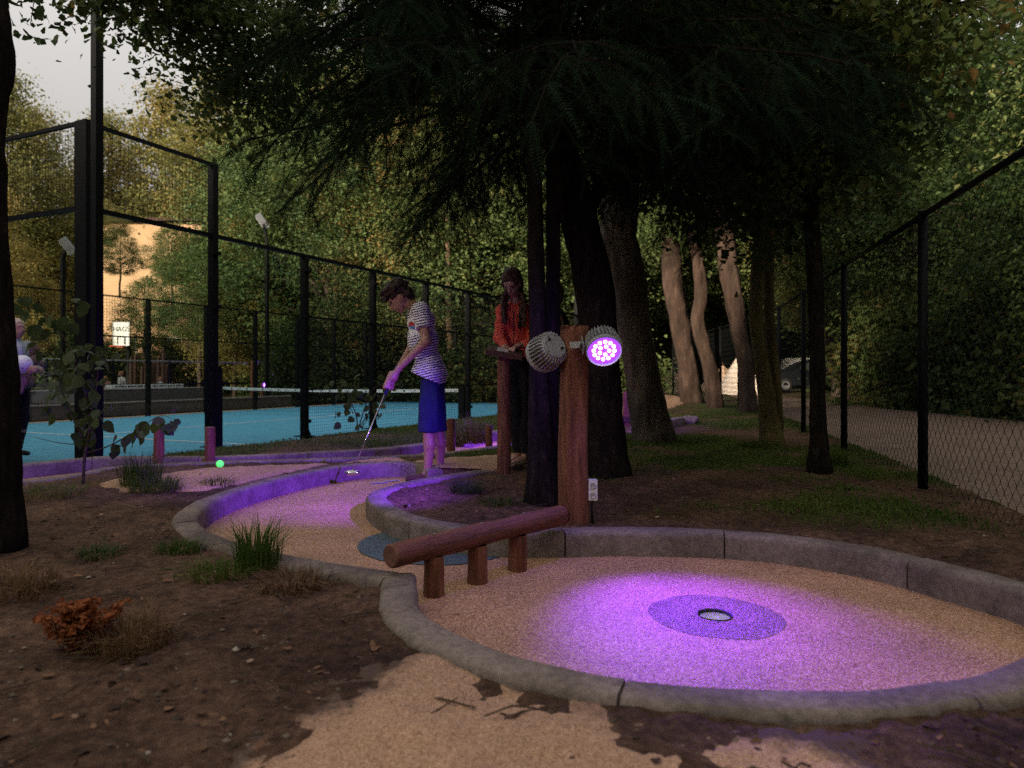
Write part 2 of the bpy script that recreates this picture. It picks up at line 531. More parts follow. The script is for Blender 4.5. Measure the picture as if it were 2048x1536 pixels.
def kerbmat():
    """weathered concrete: broad damp stains, green film, fine pitting"""
    m, nt, b, out = newmat('concrete')
    tc = node(nt, 'ShaderNodeTexCoord')
    n1 = node(nt, 'ShaderNodeTexNoise', i_Scale=38, i_Detail=7, i_Roughness=.7)
    n2 = node(nt, 'ShaderNodeTexNoise', i_Scale=3.1, i_Detail=6, i_Roughness=.65)
    n3 = node(nt, 'ShaderNodeTexNoise', i_Scale=6.5, i_Detail=5, i_Roughness=.7)
    for n in (n1, n2, n3): nt.links.new(tc.outputs['Object'], n.inputs['Vector'])
    r1 = ramp(nt, [(.25, (.12, .096, .082)), (.5, (.205, .166, .143)), (.78, (.30, .25, .215))])
    nt.links.new(n1.outputs['Fac'], r1.inputs[0])
    r2 = ramp(nt, [(.33, (.52, .50, .48)), (.62, (1.1, 1.07, 1.04))])
    nt.links.new(n2.outputs['Fac'], r2.inputs[0])
    mu = node(nt, 'ShaderNodeMix', data_type='RGBA', blend_type='MULTIPLY'); mu.inputs[0].default_value = 1
    nt.links.new(r1.outputs[0], mu.inputs[6]); nt.links.new(r2.outputs[0], mu.inputs[7])
    r3 = ramp(nt, [(.56, (0, 0, 0)), (.72, (.55, .55, .55))])
    nt.links.new(n3.outputs['Fac'], r3.inputs[0])
    mg = node(nt, 'ShaderNodeMix', data_type='RGBA'); mg.inputs[7].default_value = (.045, .05, .028, 1)
    nt.links.new(r3.outputs[0], mg.inputs[0]); nt.links.new(mu.outputs[2], mg.inputs[6])
    nt.links.new(mg.outputs[2], b.inputs['Base Color'])
    b.inputs['Roughness'].default_value = .92
    b.inputs['Specular IOR Level'].default_value = .15
    bn = node(nt, 'ShaderNodeBump', i_Strength=.7, i_Distance=.006)
    n4 = node(nt, 'ShaderNodeTexNoise', i_Scale=110, i_Detail=6, i_Roughness=.75)
    nt.links.new(tc.outputs['Object'], n4.inputs['Vector'])
    nt.links.new(n4.outputs['Fac'], bn.inputs['Height']); nt.links.new(bn.outputs[0], b.inputs['Normal'])
    return m
M['concrete'] = kerbmat()

# ------------------------------------------------------------------ the lie of the land
C0 = np.array([-4.65, 7.8])                 # near corner of the padel court
U = np.array([.421, .907])                  # along its long side
V = np.array([-.907, .421])                 # across it
PS, CL, CW, CZ = 1.75, 17.5, 7.9, -0.10     # panel length, court length and width, floor height

def fence_x(y):
    return 2.94 + .23 * (y - 5.13)

def g(x, y):
    """ground height"""
    x, y = np.asarray(x, float), np.asarray(y, float)
    base = .098 + .012 * smooth(4, 6, y)
    d = (x - C0[0]) * -V[0] + (y - C0[1]) * -V[1]
    t = (x - C0[0]) * U[0] + (y - C0[1]) * U[1]
    dc = np.maximum(d, -t)
    z = CZ + (base - CZ) * smooth(.15, 1.5, dc)
    z = np.where(t > CL, np.maximum(z, CZ + (base - CZ) * smooth(.1, 3, t - CL)), z)
    fd = x - fence_x(np.maximum(y, -6))
    z = z - .07 * smooth(.15, .6, fd) * (dc > 0)
    return z

def gpt(px, py):
    z = .08
    for _ in range(6):
        p = gp(px, py, z)
        z = float(g(p[0], p[1]))
    return gp(px, py, z)

def inside(poly, x, y):
    r = np.zeros(np.shape(x), bool)
    n = len(poly)
    for i in range(n):
        (x0, y0), (x1, y1) = poly[i][:2], poly[(i + 1) % n][:2]
        c = ((y0 > y) != (y1 > y)) & (x < (x1 - x0) * (y - y0) / (y1 - y0 + 1e-12) + x0)
        r ^= c
    return r

def pdist(line, x, y, closed=False):
    p = np.asarray(line, float)[:, :2]
    if closed: p = np.concatenate([p, p[:1]])
    d = np.full(np.shape(x), 1e9)
    for a, b in zip(p[:-1], p[1:]):
        e = b - a
        t = np.clip(((x - a[0]) * e[0] + (y - a[1]) * e[1]) / (e @ e + 1e-12), 0, 1)
        d = np.minimum(d, np.hypot(x - a[0] - t * e[0], y - a[1] - t * e[1]))
    return d

KT = .125    # kerb top
def trace(pts, z=KT):
    return np.array([gp(a, b, z)[:2] for a, b in pts])

# the two kerb runs of the lane in front: A left lobe, B round the hole and back along the island
A_px = [(872, 938), (845, 927), (790, 924), (715, 928), (640, 938), (560, 954), (480, 975), (420, 996), (377, 1024), (372, 1043), (400, 1066),
        (470, 1092), (560, 1114), (660, 1131), (782, 1150)]
B_px = [(798, 1146), (797, 1180), (800, 1214), (838, 1254), (935, 1300), (1050, 1337), (1250, 1377), (1500, 1398), (1750, 1400),
        (1900, 1381), (2040, 1348), (2125, 1300), (2142, 1246), (2105, 1196), (2040, 1170), (1900, 1134), (1750, 1098), (1555, 1070), (1400, 1060), (1220, 1057), (1100, 1060),
        (980, 1058), (880, 1046), (800, 1026), (757, 1000), (760, 982), (815, 966), (890, 952), (972, 940)]
A_line, B_line = spline(trace(A_px), .03), spline(trace(B_px), .03)
lane_poly = np.concatenate([A_line, B_line])
C_px = [(-60, 938), (30, 929), (110, 921), (205, 914), (400, 913), (600, 905), (750, 897), (830, 889), (930, 875), (1000, 860), (1070, 848)]
D_px = [(-60, 968), (30, 961), (110, 954), (170, 945), (210, 936), (270, 930), (440, 923), (700, 916), (850, 909), (960, 897), (1040, 885), (1110, 870)]
C_line, D_line = spline(trace(C_px), .06), spline(trace(D_px), .06)
lane2_poly = np.concatenate([C_line, D_line[::-1]])

fp_px = [(858, 1296), (750, 1352), (630, 1422), (470, 1520), (370, 1650), (230, 2000), (1600, 2000), (1760, 1750), (1780, 1620), (1700, 1520), (1500, 1462), (1280, 1428), (1100, 1382), (960, 1326)]
path1_poly = spline(trace(fp_px, .10), .06, True)
mp_px = [(205, 965), (300, 952), (440, 938), (700, 928), (870, 921), (1000, 911), (1075, 905), (1060, 925), (1000, 942), (930, 950), (880, 950), (800, 918), (700, 925), (600, 943), (470, 972), (400, 985), (300, 985), (215, 985)]
path2_poly = spline(trace(mp_px, .105), .06, True)
fx = [(fence_x(y) + .35, y) for y in np.linspace(-6, 45, 20)]
rx = [(12.5, 45), (10.65, 28.4), (9.7, 20.8), (9.4, 16.6), (9.4, 13.1), (9.3, 6), (9.3, -6)]
road_poly = spline(np.array(fx), 1.0).tolist() + spline(np.array(rx), 1.0).tolist()
road_poly = np.array(road_poly)
fr_px = [(1255, 800), (1300, 790), (1370, 795), (1372, 806), (1330, 822), (1262, 840), (1240, 830)]
path3_poly = spline(trace(fr_px, .10), .2, True)

# ------------------------------------------------------------------ ground sheet
ang = np.linspace(math.radians(-62), math.radians(62), 430)
rr = [2.2]
while rr[-1] < 190:
    rr.append(rr[-1] * (1.0052 if rr[-1] < 12.5 else 1.016))
rr = np.array(rr)
RR, AA = np.meshgrid(rr, ang, indexing='ij')
gx, gy = RR * np.sin(AA), RR * np.cos(AA) - 4
near = (RR < 20)
gz = g(gx, gy)
gz = gz + (.012 * fbm(gx * 3, gy * 3, 0, 11, 4) + .008 * fbm(gx * 17, gy * 17, 0, 15, 4)) * near
for poly, zz in ((lane_poly, -.12), (lane2_poly, -.12)):
    m = inside(poly, gx, gy)
    gz = np.where(m, zz, gz)
courtm = (((gx - C0[0]) * U[0] + (gy - C0[1]) * U[1] > -.1) & ((gx - C0[0]) * U[0] + (gy - C0[1]) * U[1] < CL + .4)
          & ((gx - C0[0]) * V[0] + (gy - C0[1]) * V[1] > -.12) & ((gx - C0[0]) * V[0] + (gy - C0[1]) * V[1] < CW + 9))
gz = np.where(courtm, CZ - .12, gz)
roadm = inside(road_poly, gx, gy)
gz = np.where(roadm, gz - .05, gz)
mb = MB()
n, m_ = RR.shape
i = np.arange(n - 1)[:, None] * m_; j = np.arange(m_ - 1)[None]
Q = np.stack([i + j, i + j + 1, i + m_ + j + 1, i + m_ + j], -1).reshape(-1, 4)
mb.add(np.stack([gx, gy, gz], -1).reshape(-1, 3), Q[:, ::-1])
ground = structure(mb.build('ground', M['soil'], smooth=True), 'dark bare soil with leaf litter and mossy patches')
def moss_at(x, y):
    mo = smooth(-.45, .35, fbm(x * .9 + 3, y * .9, 0, 21, 4))
    right = smooth(.3, 1.3, x) * smooth(3.6, 4.6, y)
    far = smooth(9, 14, y)
    band = smooth(6.6, 7.2, y) * smooth(-4, -3.4, x)
    return np.clip(mo * np.maximum(np.maximum(right, far), band * .9) + .12 * far, 0, 1)
at = ground.data.attributes.new('moss', 'FLOAT', 'POINT')
at.data.foreach_set('value', moss_at(gx, gy).astype(np.float32).ravel())

def sheet(name, poly, mat, step, label, lift=.02, rough=.010, zfun=None, edge=.08, seed=31):
    """a worn path: thickest in the middle, thinning out into the soil at its ragged edge"""
    poly = np.asarray(poly)
    lo, hi = poly.min(0) - .1, poly.max(0) + .1
    nx, ny = int((hi[0] - lo[0]) / step) + 2, int((hi[1] - lo[1]) / step) + 2
    X, Y = np.meshgrid(np.linspace(lo[0], hi[0], nx), np.linspace(lo[1], hi[1], ny), indexing='ij')
    sd = pdist(poly, X, Y, True) * np.where(inside(poly, X, Y), 1, -1)
    Z = (zfun or g)(X, Y) + lift * np.clip(sd / edge, -1, 1) + rough * fbm(X * 5, Y * 5, 0, seed, 4) * .8 + .006 * fbm(X * 34, Y * 34, 0, seed + 5, 3)
    k = np.full((nx, ny), -1); keep = (sd > -edge * 1.2) & ~inside(lane_poly, X, Y) & ~inside(lane2_poly, X, Y)
    k[keep] = np.arange(keep.sum())
    q = np.stack([k[:-1, :-1], k[1:, :-1], k[1:, 1:], k[:-1, 1:]], -1).reshape(-1, 4)
    q = q[(q >= 0).all(1)]
    o = structure(MB().add(np.stack([X, Y, Z], -1)[keep], q).build(name, mat, smooth=True), label)
    wa = o.data.attributes.new('wear', 'FLOAT', 'POINT')
    wa.data.foreach_set('value', np.clip(sd[keep] / (edge * 1.6), -.1, .55).astype(np.float32))
    return o

p1 = path1_poly[path1_poly[:, 1] > -.5]
sheet('sand_path', p1, M['path'], .018, 'pale sandy path worn into the soil beside the ring', .022, .020, None, .20, 31)
sheet('gravel_path', path2_poly, M['path'], .05, 'tan gravel path running behind the putting lane', .02, .008)
sheet('side_path', path3_poly, M['path'], .15, 'pale path curving away between far tree trunks', .03, .01)
sheet('road', road_poly, M['road'], .35, 'brown unpaved road beyond the chain link fence', .03, .006, None, .3)

# ------------------------------------------------------------------ kerbs and putting lanes
def kerb_run(parent, line, lengths, w=.138, base=-.09, gap=.007, step=None, zoff=0.0, mat=None):
    """sweep a rounded kerb along the line and cut it into stones"""
    line = np.asarray(line, float)
    L = np.r_[0, np.cumsum(np.linalg.norm(np.diff(line, axis=0), axis=1))]
    s = 0
    k = 0
    h = w / 2
    prof = np.array([(-h, base), (-h, KT - .025), (-h + .007, KT - .009), (-h + .022, KT), (h - .022, KT), (h - .007, KT - .009), (h, KT - .025), (h, base)])
    npf = len(prof)
    while s < L[-1] - .08:
        e = s + lengths[k % len(lengths)]
        if L[-1] - e < .25: e = L[-1]
        a, b = s + gap / 2, e - gap / 2
        ss = np.linspace(a, b, max(4, int((b - a) / (step or .035))))
        P = np.stack([np.interp(ss, L, line[:, c]) for c in (0, 1)], 1)
        T = np.stack([np.interp(ss + .02, L, line[:, c]) - np.interp(ss - .02, L, line[:, c]) for c in (0, 1)], 1)
        T /= np.linalg.norm(T, axis=1)[:, None] + 1e-9
        N = np.stack([-T[:, 1], T[:, 0]], 1)
        dz = rng.uniform(-.004, .004) + zoff
        dn = rng.uniform(-.003, .003)
        Vv = np.zeros((len(ss), npf, 3))
        for q, (o, z) in enumerate(prof):
            Vv[:, q, :2] = P + N * (o + dn)
            Vv[:, q, 2] = z + (dz if z > 0 else 0)
        Vv[:, :, :] += (.0013 * fbm(Vv[..., 0] * 9, Vv[..., 1] * 9, Vv[..., 2] * 9, 5, 3))[..., None]
        i = np.arange(len(ss) - 1)[:, None] * npf; j = np.arange(npf - 1)[None]
        Q = np.stack([i + j, i + npf + j, i + npf + j + 1, i + j + 1], -1).reshape(-1, 4)
        mm = MB().add(Vv.reshape(-1, 3), Q)
        for row, sgn in ((0, 1), (len(ss) - 1, -1)):
            c = Vv[row]
            t = [[0, q, q + 1] if sgn > 0 else [0, q + 1, q] for q in range(1, npf - 1)]
            mm.add(c, None, t)
        o = mm.build('kerb_stone', mat or M['concrete'], parent, smooth=False)
        me = o.data
        me.polygons.foreach_set('use_smooth', np.ones(len(me.polygons), bool))
        try: me.set_sharp_from_angle(angle=math.radians(50))
        except Exception: pass
        s = e
        k += 1

def flat_poly(name, loop, z, mat, parent):
    import bmesh
    bm = bmesh.new()
    vs = [bm.verts.new((p[0], p[1], z)) for p in loop]
    bm.faces.new(vs)
    bmesh.ops.triangulate(bm, faces=bm.faces[:])
    bmesh.ops.recalc_face_normals(bm, faces=bm.faces[:])
    me = bpy.data.meshes.new(name)
    bm.to_mesh(me); bm.free()
    if me.polygons[0].normal.z < 0: me.flip_normals()
    me.materials.append(mat)
    o = bpy.data.objects.new(name, me)
    COL.objects.link(o)
    o.parent = parent
    return o

lane = thing('putting_lane', 'winding minigolf lane with concrete kerb, tan grit and lit purple round the cup', 'minigolf lane')
cup_c = gp(1430, 1231, 0)
# play surface with the cup cut out: an annulus of quads joined to the outline by a hole ring
loopA = lane_poly[::2]
import bmesh
def surface_with_hole(name, loop, c, r, z, mat, parent, n=28):
    bm = bmesh.new()
    o = [bm.verts.new((p[0], p[1], z)) for p in loop]
    a = np.linspace(0, 2 * np.pi, n, endpoint=False)
    hl = [bm.verts.new((c[0] + r * math.cos(t), c[1] + r * math.sin(t), z)) for t in a]
    eo = [bm.edges.new((o[i], o[(i + 1) % len(o)])) for i in range(len(o))]
    eh = [bm.edges.new((hl[i], hl[(i + 1) % n])) for i in range(n)]
    bmesh.ops.triangle_fill(bm, use_beauty=True, use_dissolve=False, edges=eo + eh)
    kill = [f for f in bm.faces if (f.calc_center_median() - Vector((c[0], c[1], z))).length < r * .9]
    bmesh.ops.delete(bm, geom=kill, context='FACES')
    me = bpy.data.meshes.new(name)
    for f in bm.faces:
        if f.normal.z < 0: f.normal_flip()
    bm.to_mesh(me); bm.free()
    me.materials.append(mat)
    ob = bpy.data.objects.new(name, me)
    COL.objects.link(ob); ob.parent = parent
    return ob
surface_with_hole('play_surface', loopA, cup_c, .235, 0, M['grit'], lane)
def ring(name, c, r0, r1, z, mat, parent, n=40, wob=0.0):
    a = np.linspace(0, 2 * np.pi, n, endpoint=False)
    w = 1 + wob * vnoise(np.cos(a) * 3, np.sin(a) * 3, 0, 9)
    Vv = np.concatenate([np.c_[c[0] + r0 * np.cos(a), c[1] + r0 * np.sin(a), np.full(n, z)], np.c_[c[0] + r1 * w * np.cos(a), c[1] + r1 * w * np.sin(a), np.full(n, z)]])
    j = np.arange(n); k = (j + 1) % n
    if r0 <= 0:
        return MB().add(Vv, None, np.stack([j * 0, n + j, n + k], -1)).build(name, mat, parent)
    return MB().add(Vv, np.stack([j, n + j, n + k, k], -1)).build(name, mat, parent)
ring('hole_surround', cup_c, .062, .25, .0015, M['grit_violet'], lane, 40, .05)
cup = MB().lathe([(.066, .006), (.062, .004), (.060, -.004), (.060, -.075), (.0, -.075)], 28, cup_c).build('cup', M['black'], lane, smooth=True)
MB().lathe([(.056, -.006), (.058, -.008), (.058, -.05), (.0, -.05)], 28, cup_c).build('cup_liner', M['white'], cup, smooth=True)
blue_c = gp(878, 1088, 0)
ring('blue_patch', blue_c, 0, .44, .004, M['grit_blue'], lane, 40, .04)
kerb_run(lane, A_line, [.62, .8, .74, .82, .7])
kerb_run(lane, B_line, [.42, .95, .86, .9, .8, .9, .82, .86, .7, .62, .8])
for i, (px, py, rot) in enumerate([(757, 966, .4), (783, 962, .7)]):
    p = gp(px, py, .004)
    MB().box((p[0], p[1], .006), (.13, .04, .003), Matrix.Rotation(rot, 3, 'Z')).build('tee_mark', M['galv'], lane)

lane2 = thing('putting_lane', 'long narrow minigolf lane with purple lit kerbs running in front of the blue court', 'minigolf lane')
flat_poly('play_surface', lane2_poly[::2], 0, M['grit'], lane2)
kerb_run(lane2, C_line, [1.0], step=.08)
kerb_run(lane2, D_line, [1.0], step=.08)

# raised pale hump on the long lane
hp = gp(905, 898, .06)
MB().lathe([(.0, .075), (.15, .07), (.33, .045), (.48, .0)], 24, (hp[0], hp[1], .0)).build('ramp', M['grit'], lane2, smooth=True)

# ------------------------------------------------------------------ log hurdle
def log_mesh(mbd, a, b, r0, r1, n=20, rough=.05, seed=2, freq=5, rings=26):
    t = np.linspace(0, 1, rings)[:, None]
    a, b = np.asarray(a, float), np.asarray(b, float)
    pts = a + (b - a) * t
    rad = r0 + (r1 - r0) * t[:, 0]
    rad = np.r_[rad[0] * .93, rad[1:-1], rad[-1] * .93]
    return mbd.tube(pts, rad, n, False, rough, freq, seed)

def end_disc(mbd, c, d, r, n=20):
    R = frame(d)
    return mbd.lathe([(r, 0), (r * .9, .006), (.0, .008)], n, c, R)

l0, l1 = np.array([-.475, 2.815, .205]), np.array([.255, 3.62, .210])
hurdle = thing('log_hurdle', 'red brown log laid across the lane on three short stumps', 'log', (-.15, 3.16, 0))
hl = hurdle.location
dd = (l1 - l0) / np.linalg.norm(l1 - l0)
LL = float(np.linalg.norm(l1 - l0))
o = log_mesh(MB(), (0, 0, 0), (0, 0, LL), .051, .049, 30, .10, 4, 6, 60).build('log', M['log'], hurdle, smooth=True)      # built upright, then laid down
o.location = Vector(l0) - hl
o.rotation_euler = Vector(dd).to_track_quat('Z', 'Y').to_euler()
for zc, s in ((0, -1), (LL, 1)):
    end_disc(MB(), (0, 0, zc), (0, 0, s), .0475, 22).build('end_grain', M['wood_end'], o)
Rl = np.array(o.rotation_euler.to_matrix())
for s in (.20, .46, .72):
    up = Rl.T @ np.array([0, -.25, 1.0]); up[2] = 0; up /= np.linalg.norm(up)
    MB().lathe([(.0055, 0), (.0055, .003), (0, .004)], 8, up * .0515 + np.array([0, 0, s * LL]), frame(up)).build('screw', M['galv'], o)
for k, (x, y) in enumerate([(-.325, 2.98), (-.152, 3.165), (.026, 3.365)]):
    log_mesh(MB(), (x, y, -.05), (x, y, .166), .045, .043, 16, .05, 20 + k, 8, 12).build('stump', M['wood_red'], hurdle, loc=hl, smooth=True)

# ------------------------------------------------------------------ wooden bollards
def bollard(px, py0, py1, wpx, label, z=None):
    p = gpt(px, py1)
    d = p[1]
    top = CH - (py0 - HZ) / F * d
    r = wpx / F * d / 2
    t = thing('bollard', label, 'bollard', p, 'wooden bollards along the putting lanes')
    b = log_mesh(MB(), (p[0], p[1], p[2] - .05), (p[0], p[1], top), r * 1.05, r, 14, .05, int(px), 6, 10).build('post', M['wood_red'], t, loc=p, smooth=True)
    end_disc(MB(), (p[0], p[1], top), (0, 0, 1), r * .93, 14).build('end_grain', M['wood_end'], t, loc=p)
    return t
bollard(182, 851, 922, 26, 'wooden bollard standing against the black corner post of the court')
bollard(318, 851, 918, 20, 'wooden bollard behind the drooping leafy twig')
bollard(420, 855, 918, 20, 'wooden bollard in front of the wide court post')
bollard(902, 838, 897, 17, 'reddish wooden bollard behind the boy in the striped shirt')
bollard(978, 851, 893, 14, 'short wooden bollard beside the post of the score desk')
bollard(1022, 836, 890, 12, 'wooden bollard standing between the score desk and the woman')

# ------------------------------------------------------------------ padel court
def cpt(t, w, z=0.0):
    p = C0 + U * t + V * w
    return np.array([p[0], p[1], CZ + z])
def quad_sheet(name, pts, mat, parent=None):
    return MB().add(pts, [[0, 1, 2, 3]]).build(name, mat, parent)
st = structure(quad_sheet('court_surround', [cpt(-.5, -.16, -.012), cpt(CL + .6, -.16, -.012), cpt(CL + .6, CW + .7, -.012), cpt(-.5, CW + .7, -.012)], M['tan_strip']), 'tan strip around the blue padel court')
MB().box(cpt(CL / 2, CW / 2, -.10), (1, 1, .01)).build('base', M['tan_strip'], st)
court = structure(quad_sheet('court_floor', [cpt(-.02, .0, -.006), cpt(CL, .0, -.006), cpt(CL, CW, -.006), cpt(-.02, CW, -.006)], M['court_blue']), 'bright blue padel court floor')
for k, (a, b, c, d) in enumerate([(2.65, 2.70, 0, CW), (CL - 2.7, CL - 2.65, 0, CW), (2.70, CL - 2.7, CW / 2 - .025, CW / 2 + .025)]):
    quad_sheet('court_line', [cpt(a, c, 0), cpt(b, c, 0), cpt(b, d, 0), cpt(a, d, 0)], M['line'], court)

def wire_panel(name, w, z0, z1, pitch=.05, r=.0021):
    mm = MB()
    tri = np.array([[1, 0], [-.5, .87], [-.5, -.87]]) * r
    for x in np.arange(pitch / 2, w, pitch):
        a = np.array([[x + p[0], p[1], z] for z in (z0, z1) for p in tri])
        mm.add(a, [[0, 1, 4, 3], [1, 2, 5, 4], [2, 0, 3, 5]])
    for z in np.arange(z0 + pitch / 2, z1, pitch):
        a = np.array([[x, p[1] + .0045, z + p[0]] for x in (0, w) for p in tri])
        mm.add(a, [[0, 1, 4, 3], [1, 2, 5, 4], [2, 0, 3, 5]])
    me = mm.mesh(name)
    me.materials.append(M['dark_wire'])
    return me
H1, H2, HM = 2.83, 3.76, 1.90
me_full = wire_panel('wire_mesh', PS, .04, H1)
me_top = wire_panel('wire_mesh_top', PS, H1, H2)
me_far = wire_panel('wire_mesh_far', PS, .04, H1, .07, .003)
cage = thing('court_enclosure', 'black steel padel court cage with glass corners and wire mesh sides', 'court cage', cpt(0, 0))
cl = cage.location
def side(o2, dirv, n, kinds, far=False, first=0):
    """panels and posts along one side"""
    az = math.atan2(dirv[1], dirv[0])
    nrm = np.array([-dirv[1], dirv[0], 0])
    d3 = np.array([dirv[0], dirv[1], 0])
    for k in range(n):
        a = np.array(o2) + d3 * PS * k
        b = a + d3 * PS
        kind = kinds[k]
        rel = a - np.array(cl)
        z = np.array([0, 0, 1.0])
        if kind in 'gG':
            c = (a + b) / 2 + z * H1 / 2
            R = Matrix.Rotation(az, 3, 'Z')
            MB().box(c, (PS - .06, .012, H1 - .03), R).build('glass_pane', M['glass'], cage, loc=cl)
        if kind in 'mf':
            inst('wire_mesh', me_far if kind == 'f' else me_full, cage, rel, (0, 0, az))['kind'] = 'stuff'
            MB().bar(a + z * HM, b + z * HM, .03).build('rail', M['black_steel'], cage, loc=cl)
            MB().bar(a + z * .78, b + z * .78, .02).build('rail', M['black_steel'], cage, loc=cl)
            MB().bar(a + z * .03, b + z * .03, .03).build('rail', M['black_steel'], cage, loc=cl)
        if kind == 'G':
            inst('wire_mesh', me_top, cage, rel, (0, 0, az))['kind'] = 'stuff'
            MB().bar(a + z * H2, b + z * H2, .04).build('rail', M['black_steel'], cage, loc=cl)
        MB().bar(a + z * H1, b + z * H1, .05 if kind != 'f' else .03).build('rail', M['black_steel'], cage, loc=cl)
        if k + first > 0 or first:
            tall = kind == 'G' or (k > 0 and kinds[k - 1] == 'G')
            R = Matrix.Rotation(az, 3, 'Z')
            hh = H2 if tall else H1
            MB().box(a + z * hh / 2, (.085, .10, hh + .03), R).build('post', M['black_steel'], cage, loc=cl)
            if far is False:
                MB().box(a + z * .07 + d3 * .0, (.22, .24, .012), R).build('foot_plate', M['black_steel'], cage, loc=cl)
                foot = [(0, 0), (.16, 0), (0, .25)]
                mm = MB()
                tri = np.array([a - nrm * .006 + d3 * .04 + d3 * p + z * q for p, q in foot] + [a + nrm * .006 + d3 * .04 + d3 * p + z * q for p, q in foot])
                mm.add(tri, [[0, 1, 4, 3], [1, 2, 5, 4], [2, 0, 3, 5]], [[0, 2, 1], [3, 4, 5]])
                mm.build('gusset', M['black_steel'], cage, loc=cl)
                for zz in (.3, 1.1, 1.9, 2.6):
                    MB().box(a + z * zz - nrm * .06, (.12, .05, .05), R).build('clamp', M['black_steel'], cage, loc=cl)
side(cpt(0, 0), U, 10, 'GgmmmmmmgG')
side(cpt(0, 0), V, 4, 'GGGG')
side(cpt(0, CW), U, 10, 'ffffffffff', True, 1)
side(cpt(CL, 0), V, 4, 'ffff', True, 1)
RU = Matrix.Rotation(math.atan2(U[1], U[0]), 3, 'Z')
MB().box(cpt(0, 0, H2 / 2), (.10, .19, H2 + .02), RU).build('corner_post', M['black_steel'], cage, loc=cl)
MB().box(cpt(PS, -.01, .55), (.16, .15, 1.1), RU).build('post_sleeve', M['black_steel'], cage, loc=cl)

net = thing('padel_net', 'low net with white tape and small print across the blue court', 'net', cpt(CL / 2, 0))
nl = net.location
for w in (.15, CW - .2):
    MB().box(cpt(CL / 2, w, .36), (.10, .14, .74), RU).build('net_post', M['black_steel'], net, loc=nl)
a, b = cpt(CL / 2, .2, .66), cpt(CL / 2, CW - .25, .66)
tp = MB()
ts = np.linspace(0, 1, 24)
sag = .045 * (1 - (2 * ts - 1) ** 2)
Pt = a + (b - a) * ts[:, None]; Pt[:, 2] -= sag
Vv = np.concatenate([Pt + [0, 0, .035], Pt - [0, 0, .035]])
q = [[k, k + 1, 25 + k, 24 + k] for k in range(23)]
tape = tp.add(Vv, q).add(Vv + np.array([*U, 0]) * .012, [r[::-1] for r in q]).build('tape', M['white'], net, loc=nl)
for k in range(28):
    t = (k + .5) / 28
    p = a + (b - a) * t; p[2] -= .045 * (1 - (2 * t - 1) ** 2)
    m_ = MB().box(p - np.array([*U, 0]) * .004, (.002, .05 if k % 2 else .09, .03 if k % 2 else .008), RU)
    m_.build('print_mark', M['black'], tape, loc=nl)
nm = MB()
L = CW - .45
Vdir = (b - a) / np.linalg.norm(b - a)
for x in np.arange(0, L, .07):
    nm.bar(a + Vdir * x - np.array([0, 0, .05]), a + Vdir * x - np.array([0, 0, .6]), .003)
for z in np.arange(.06, .6, .07):
    nm.bar(a - np.array([0, 0, z + .02]), b - np.array([0, 0, z + .02]), .003)
nm.build('netting', M['dark_wire'], net, loc=nl, kind='stuff')

# light masts
def mast(px, d, wpx, top, label, head=None, base=None):
    p = W(px, HZ, d); p[2] = float(g(p[0], p[1])) if base is None else base
    t = thing('light_mast', label, 'light mast', p)
    w = wpx / F * d
    MB().box((p[0], p[1], (p[2] + top) / 2), (w, w, top - p[2]), RU).build('pole', M['black_steel'], t, loc=p)
    if head:
        hx, hy, s = head
        c = W(hx, hy, d)
        R = Matrix.Rotation(math.radians(-30), 3, 'Y') @ Matrix.Rotation(math.radians(25), 3, 'X')
        hd = MB().box(c, (.16 * s, .12 * s, .42 * s), R).build('floodlight_head', M['galv'], t, loc=p)
        MB().bar((p[0], p[1], top - .02), c, .05 * s).build('bracket', M['black_steel'], t, loc=p)
        for q in (-.12, 0, .12):
            MB().box(np.array(c) + np.array(R) @ np.array([-.085 * s, 0, q * s]), (.02 * s, .11 * s, .09 * s), R).build('lamp_panel', M['offwhite'], hd, loc=p)
    return t
mast(194, 7.45, 16, 6.4, 'tall black light mast rising beside the corner post of the court', base=-.1)
mast(534, 24, 6, 5.3, 'thin lamp pole with tilted grey floodlight against the trees', (525, 442, 1.25))
mast(126, 22, 7, 4.6, 'thin lamp pole with grey floodlight seen through the corner glass', (136, 492, 1.3))
mast(835, 30, 5, 7.8, 'thin dark pole standing among the trees beyond the court')

# ------------------------------------------------------------------ chain link fence
def chain_mesh(name, w, z0, z1, dx=.048, dz=.056, r=.0017):
    mm = MB()
    nz = int((z1 - z0) / dz)
    zz = z0 + np.arange(nz + 1) * dz
    for k in range(int(w / dx) + 1):
        x0 = k * dx
        xs = x0 + np.where((np.arange(nz + 1) + k) % 2 == 0, -.52, .52) * dx
        ys = np.where((np.arange(nz + 1) + k) % 2 == 0, -.002, .002)
        n = nz + 1
        off = np.array([[r, 0], [-r * .5, r * .87], [-r * .5, -r * .87]])
        Vv = np.zeros((n, 3, 3))
        for q in range(3):
            Vv[:, q, 0] = xs + off[q, 0]; Vv[:, q, 1] = ys + off[q, 1]; Vv[:, q, 2] = zz
        i = np.arange(n - 1)[:, None] * 3; j = np.arange(3)[None]; kk = (j + 1) % 3
        mm.add(Vv.reshape(-1, 3), np.stack([i + j, i + kk, i + 3 + kk, i + 3 + j], -1).reshape(-1, 4))
    me = mm.mesh(name)
    me.materials.append(M['dark_wire'])
    return me
fence = thing('chain_link_fence', 'tall black chain link fence between the lanes and the road', 'fence', (fence_x(5.13), 5.13, .08))
fl = np.array(fence.location)
FH = 1.97
ys = [5.13 - 2.42 * k for k in (3, 2, 1)] + [5.13 + 2.42 * k for k in range(0, 4)]
fpts = [np.array([fence_x(y), y]) for y in ys]
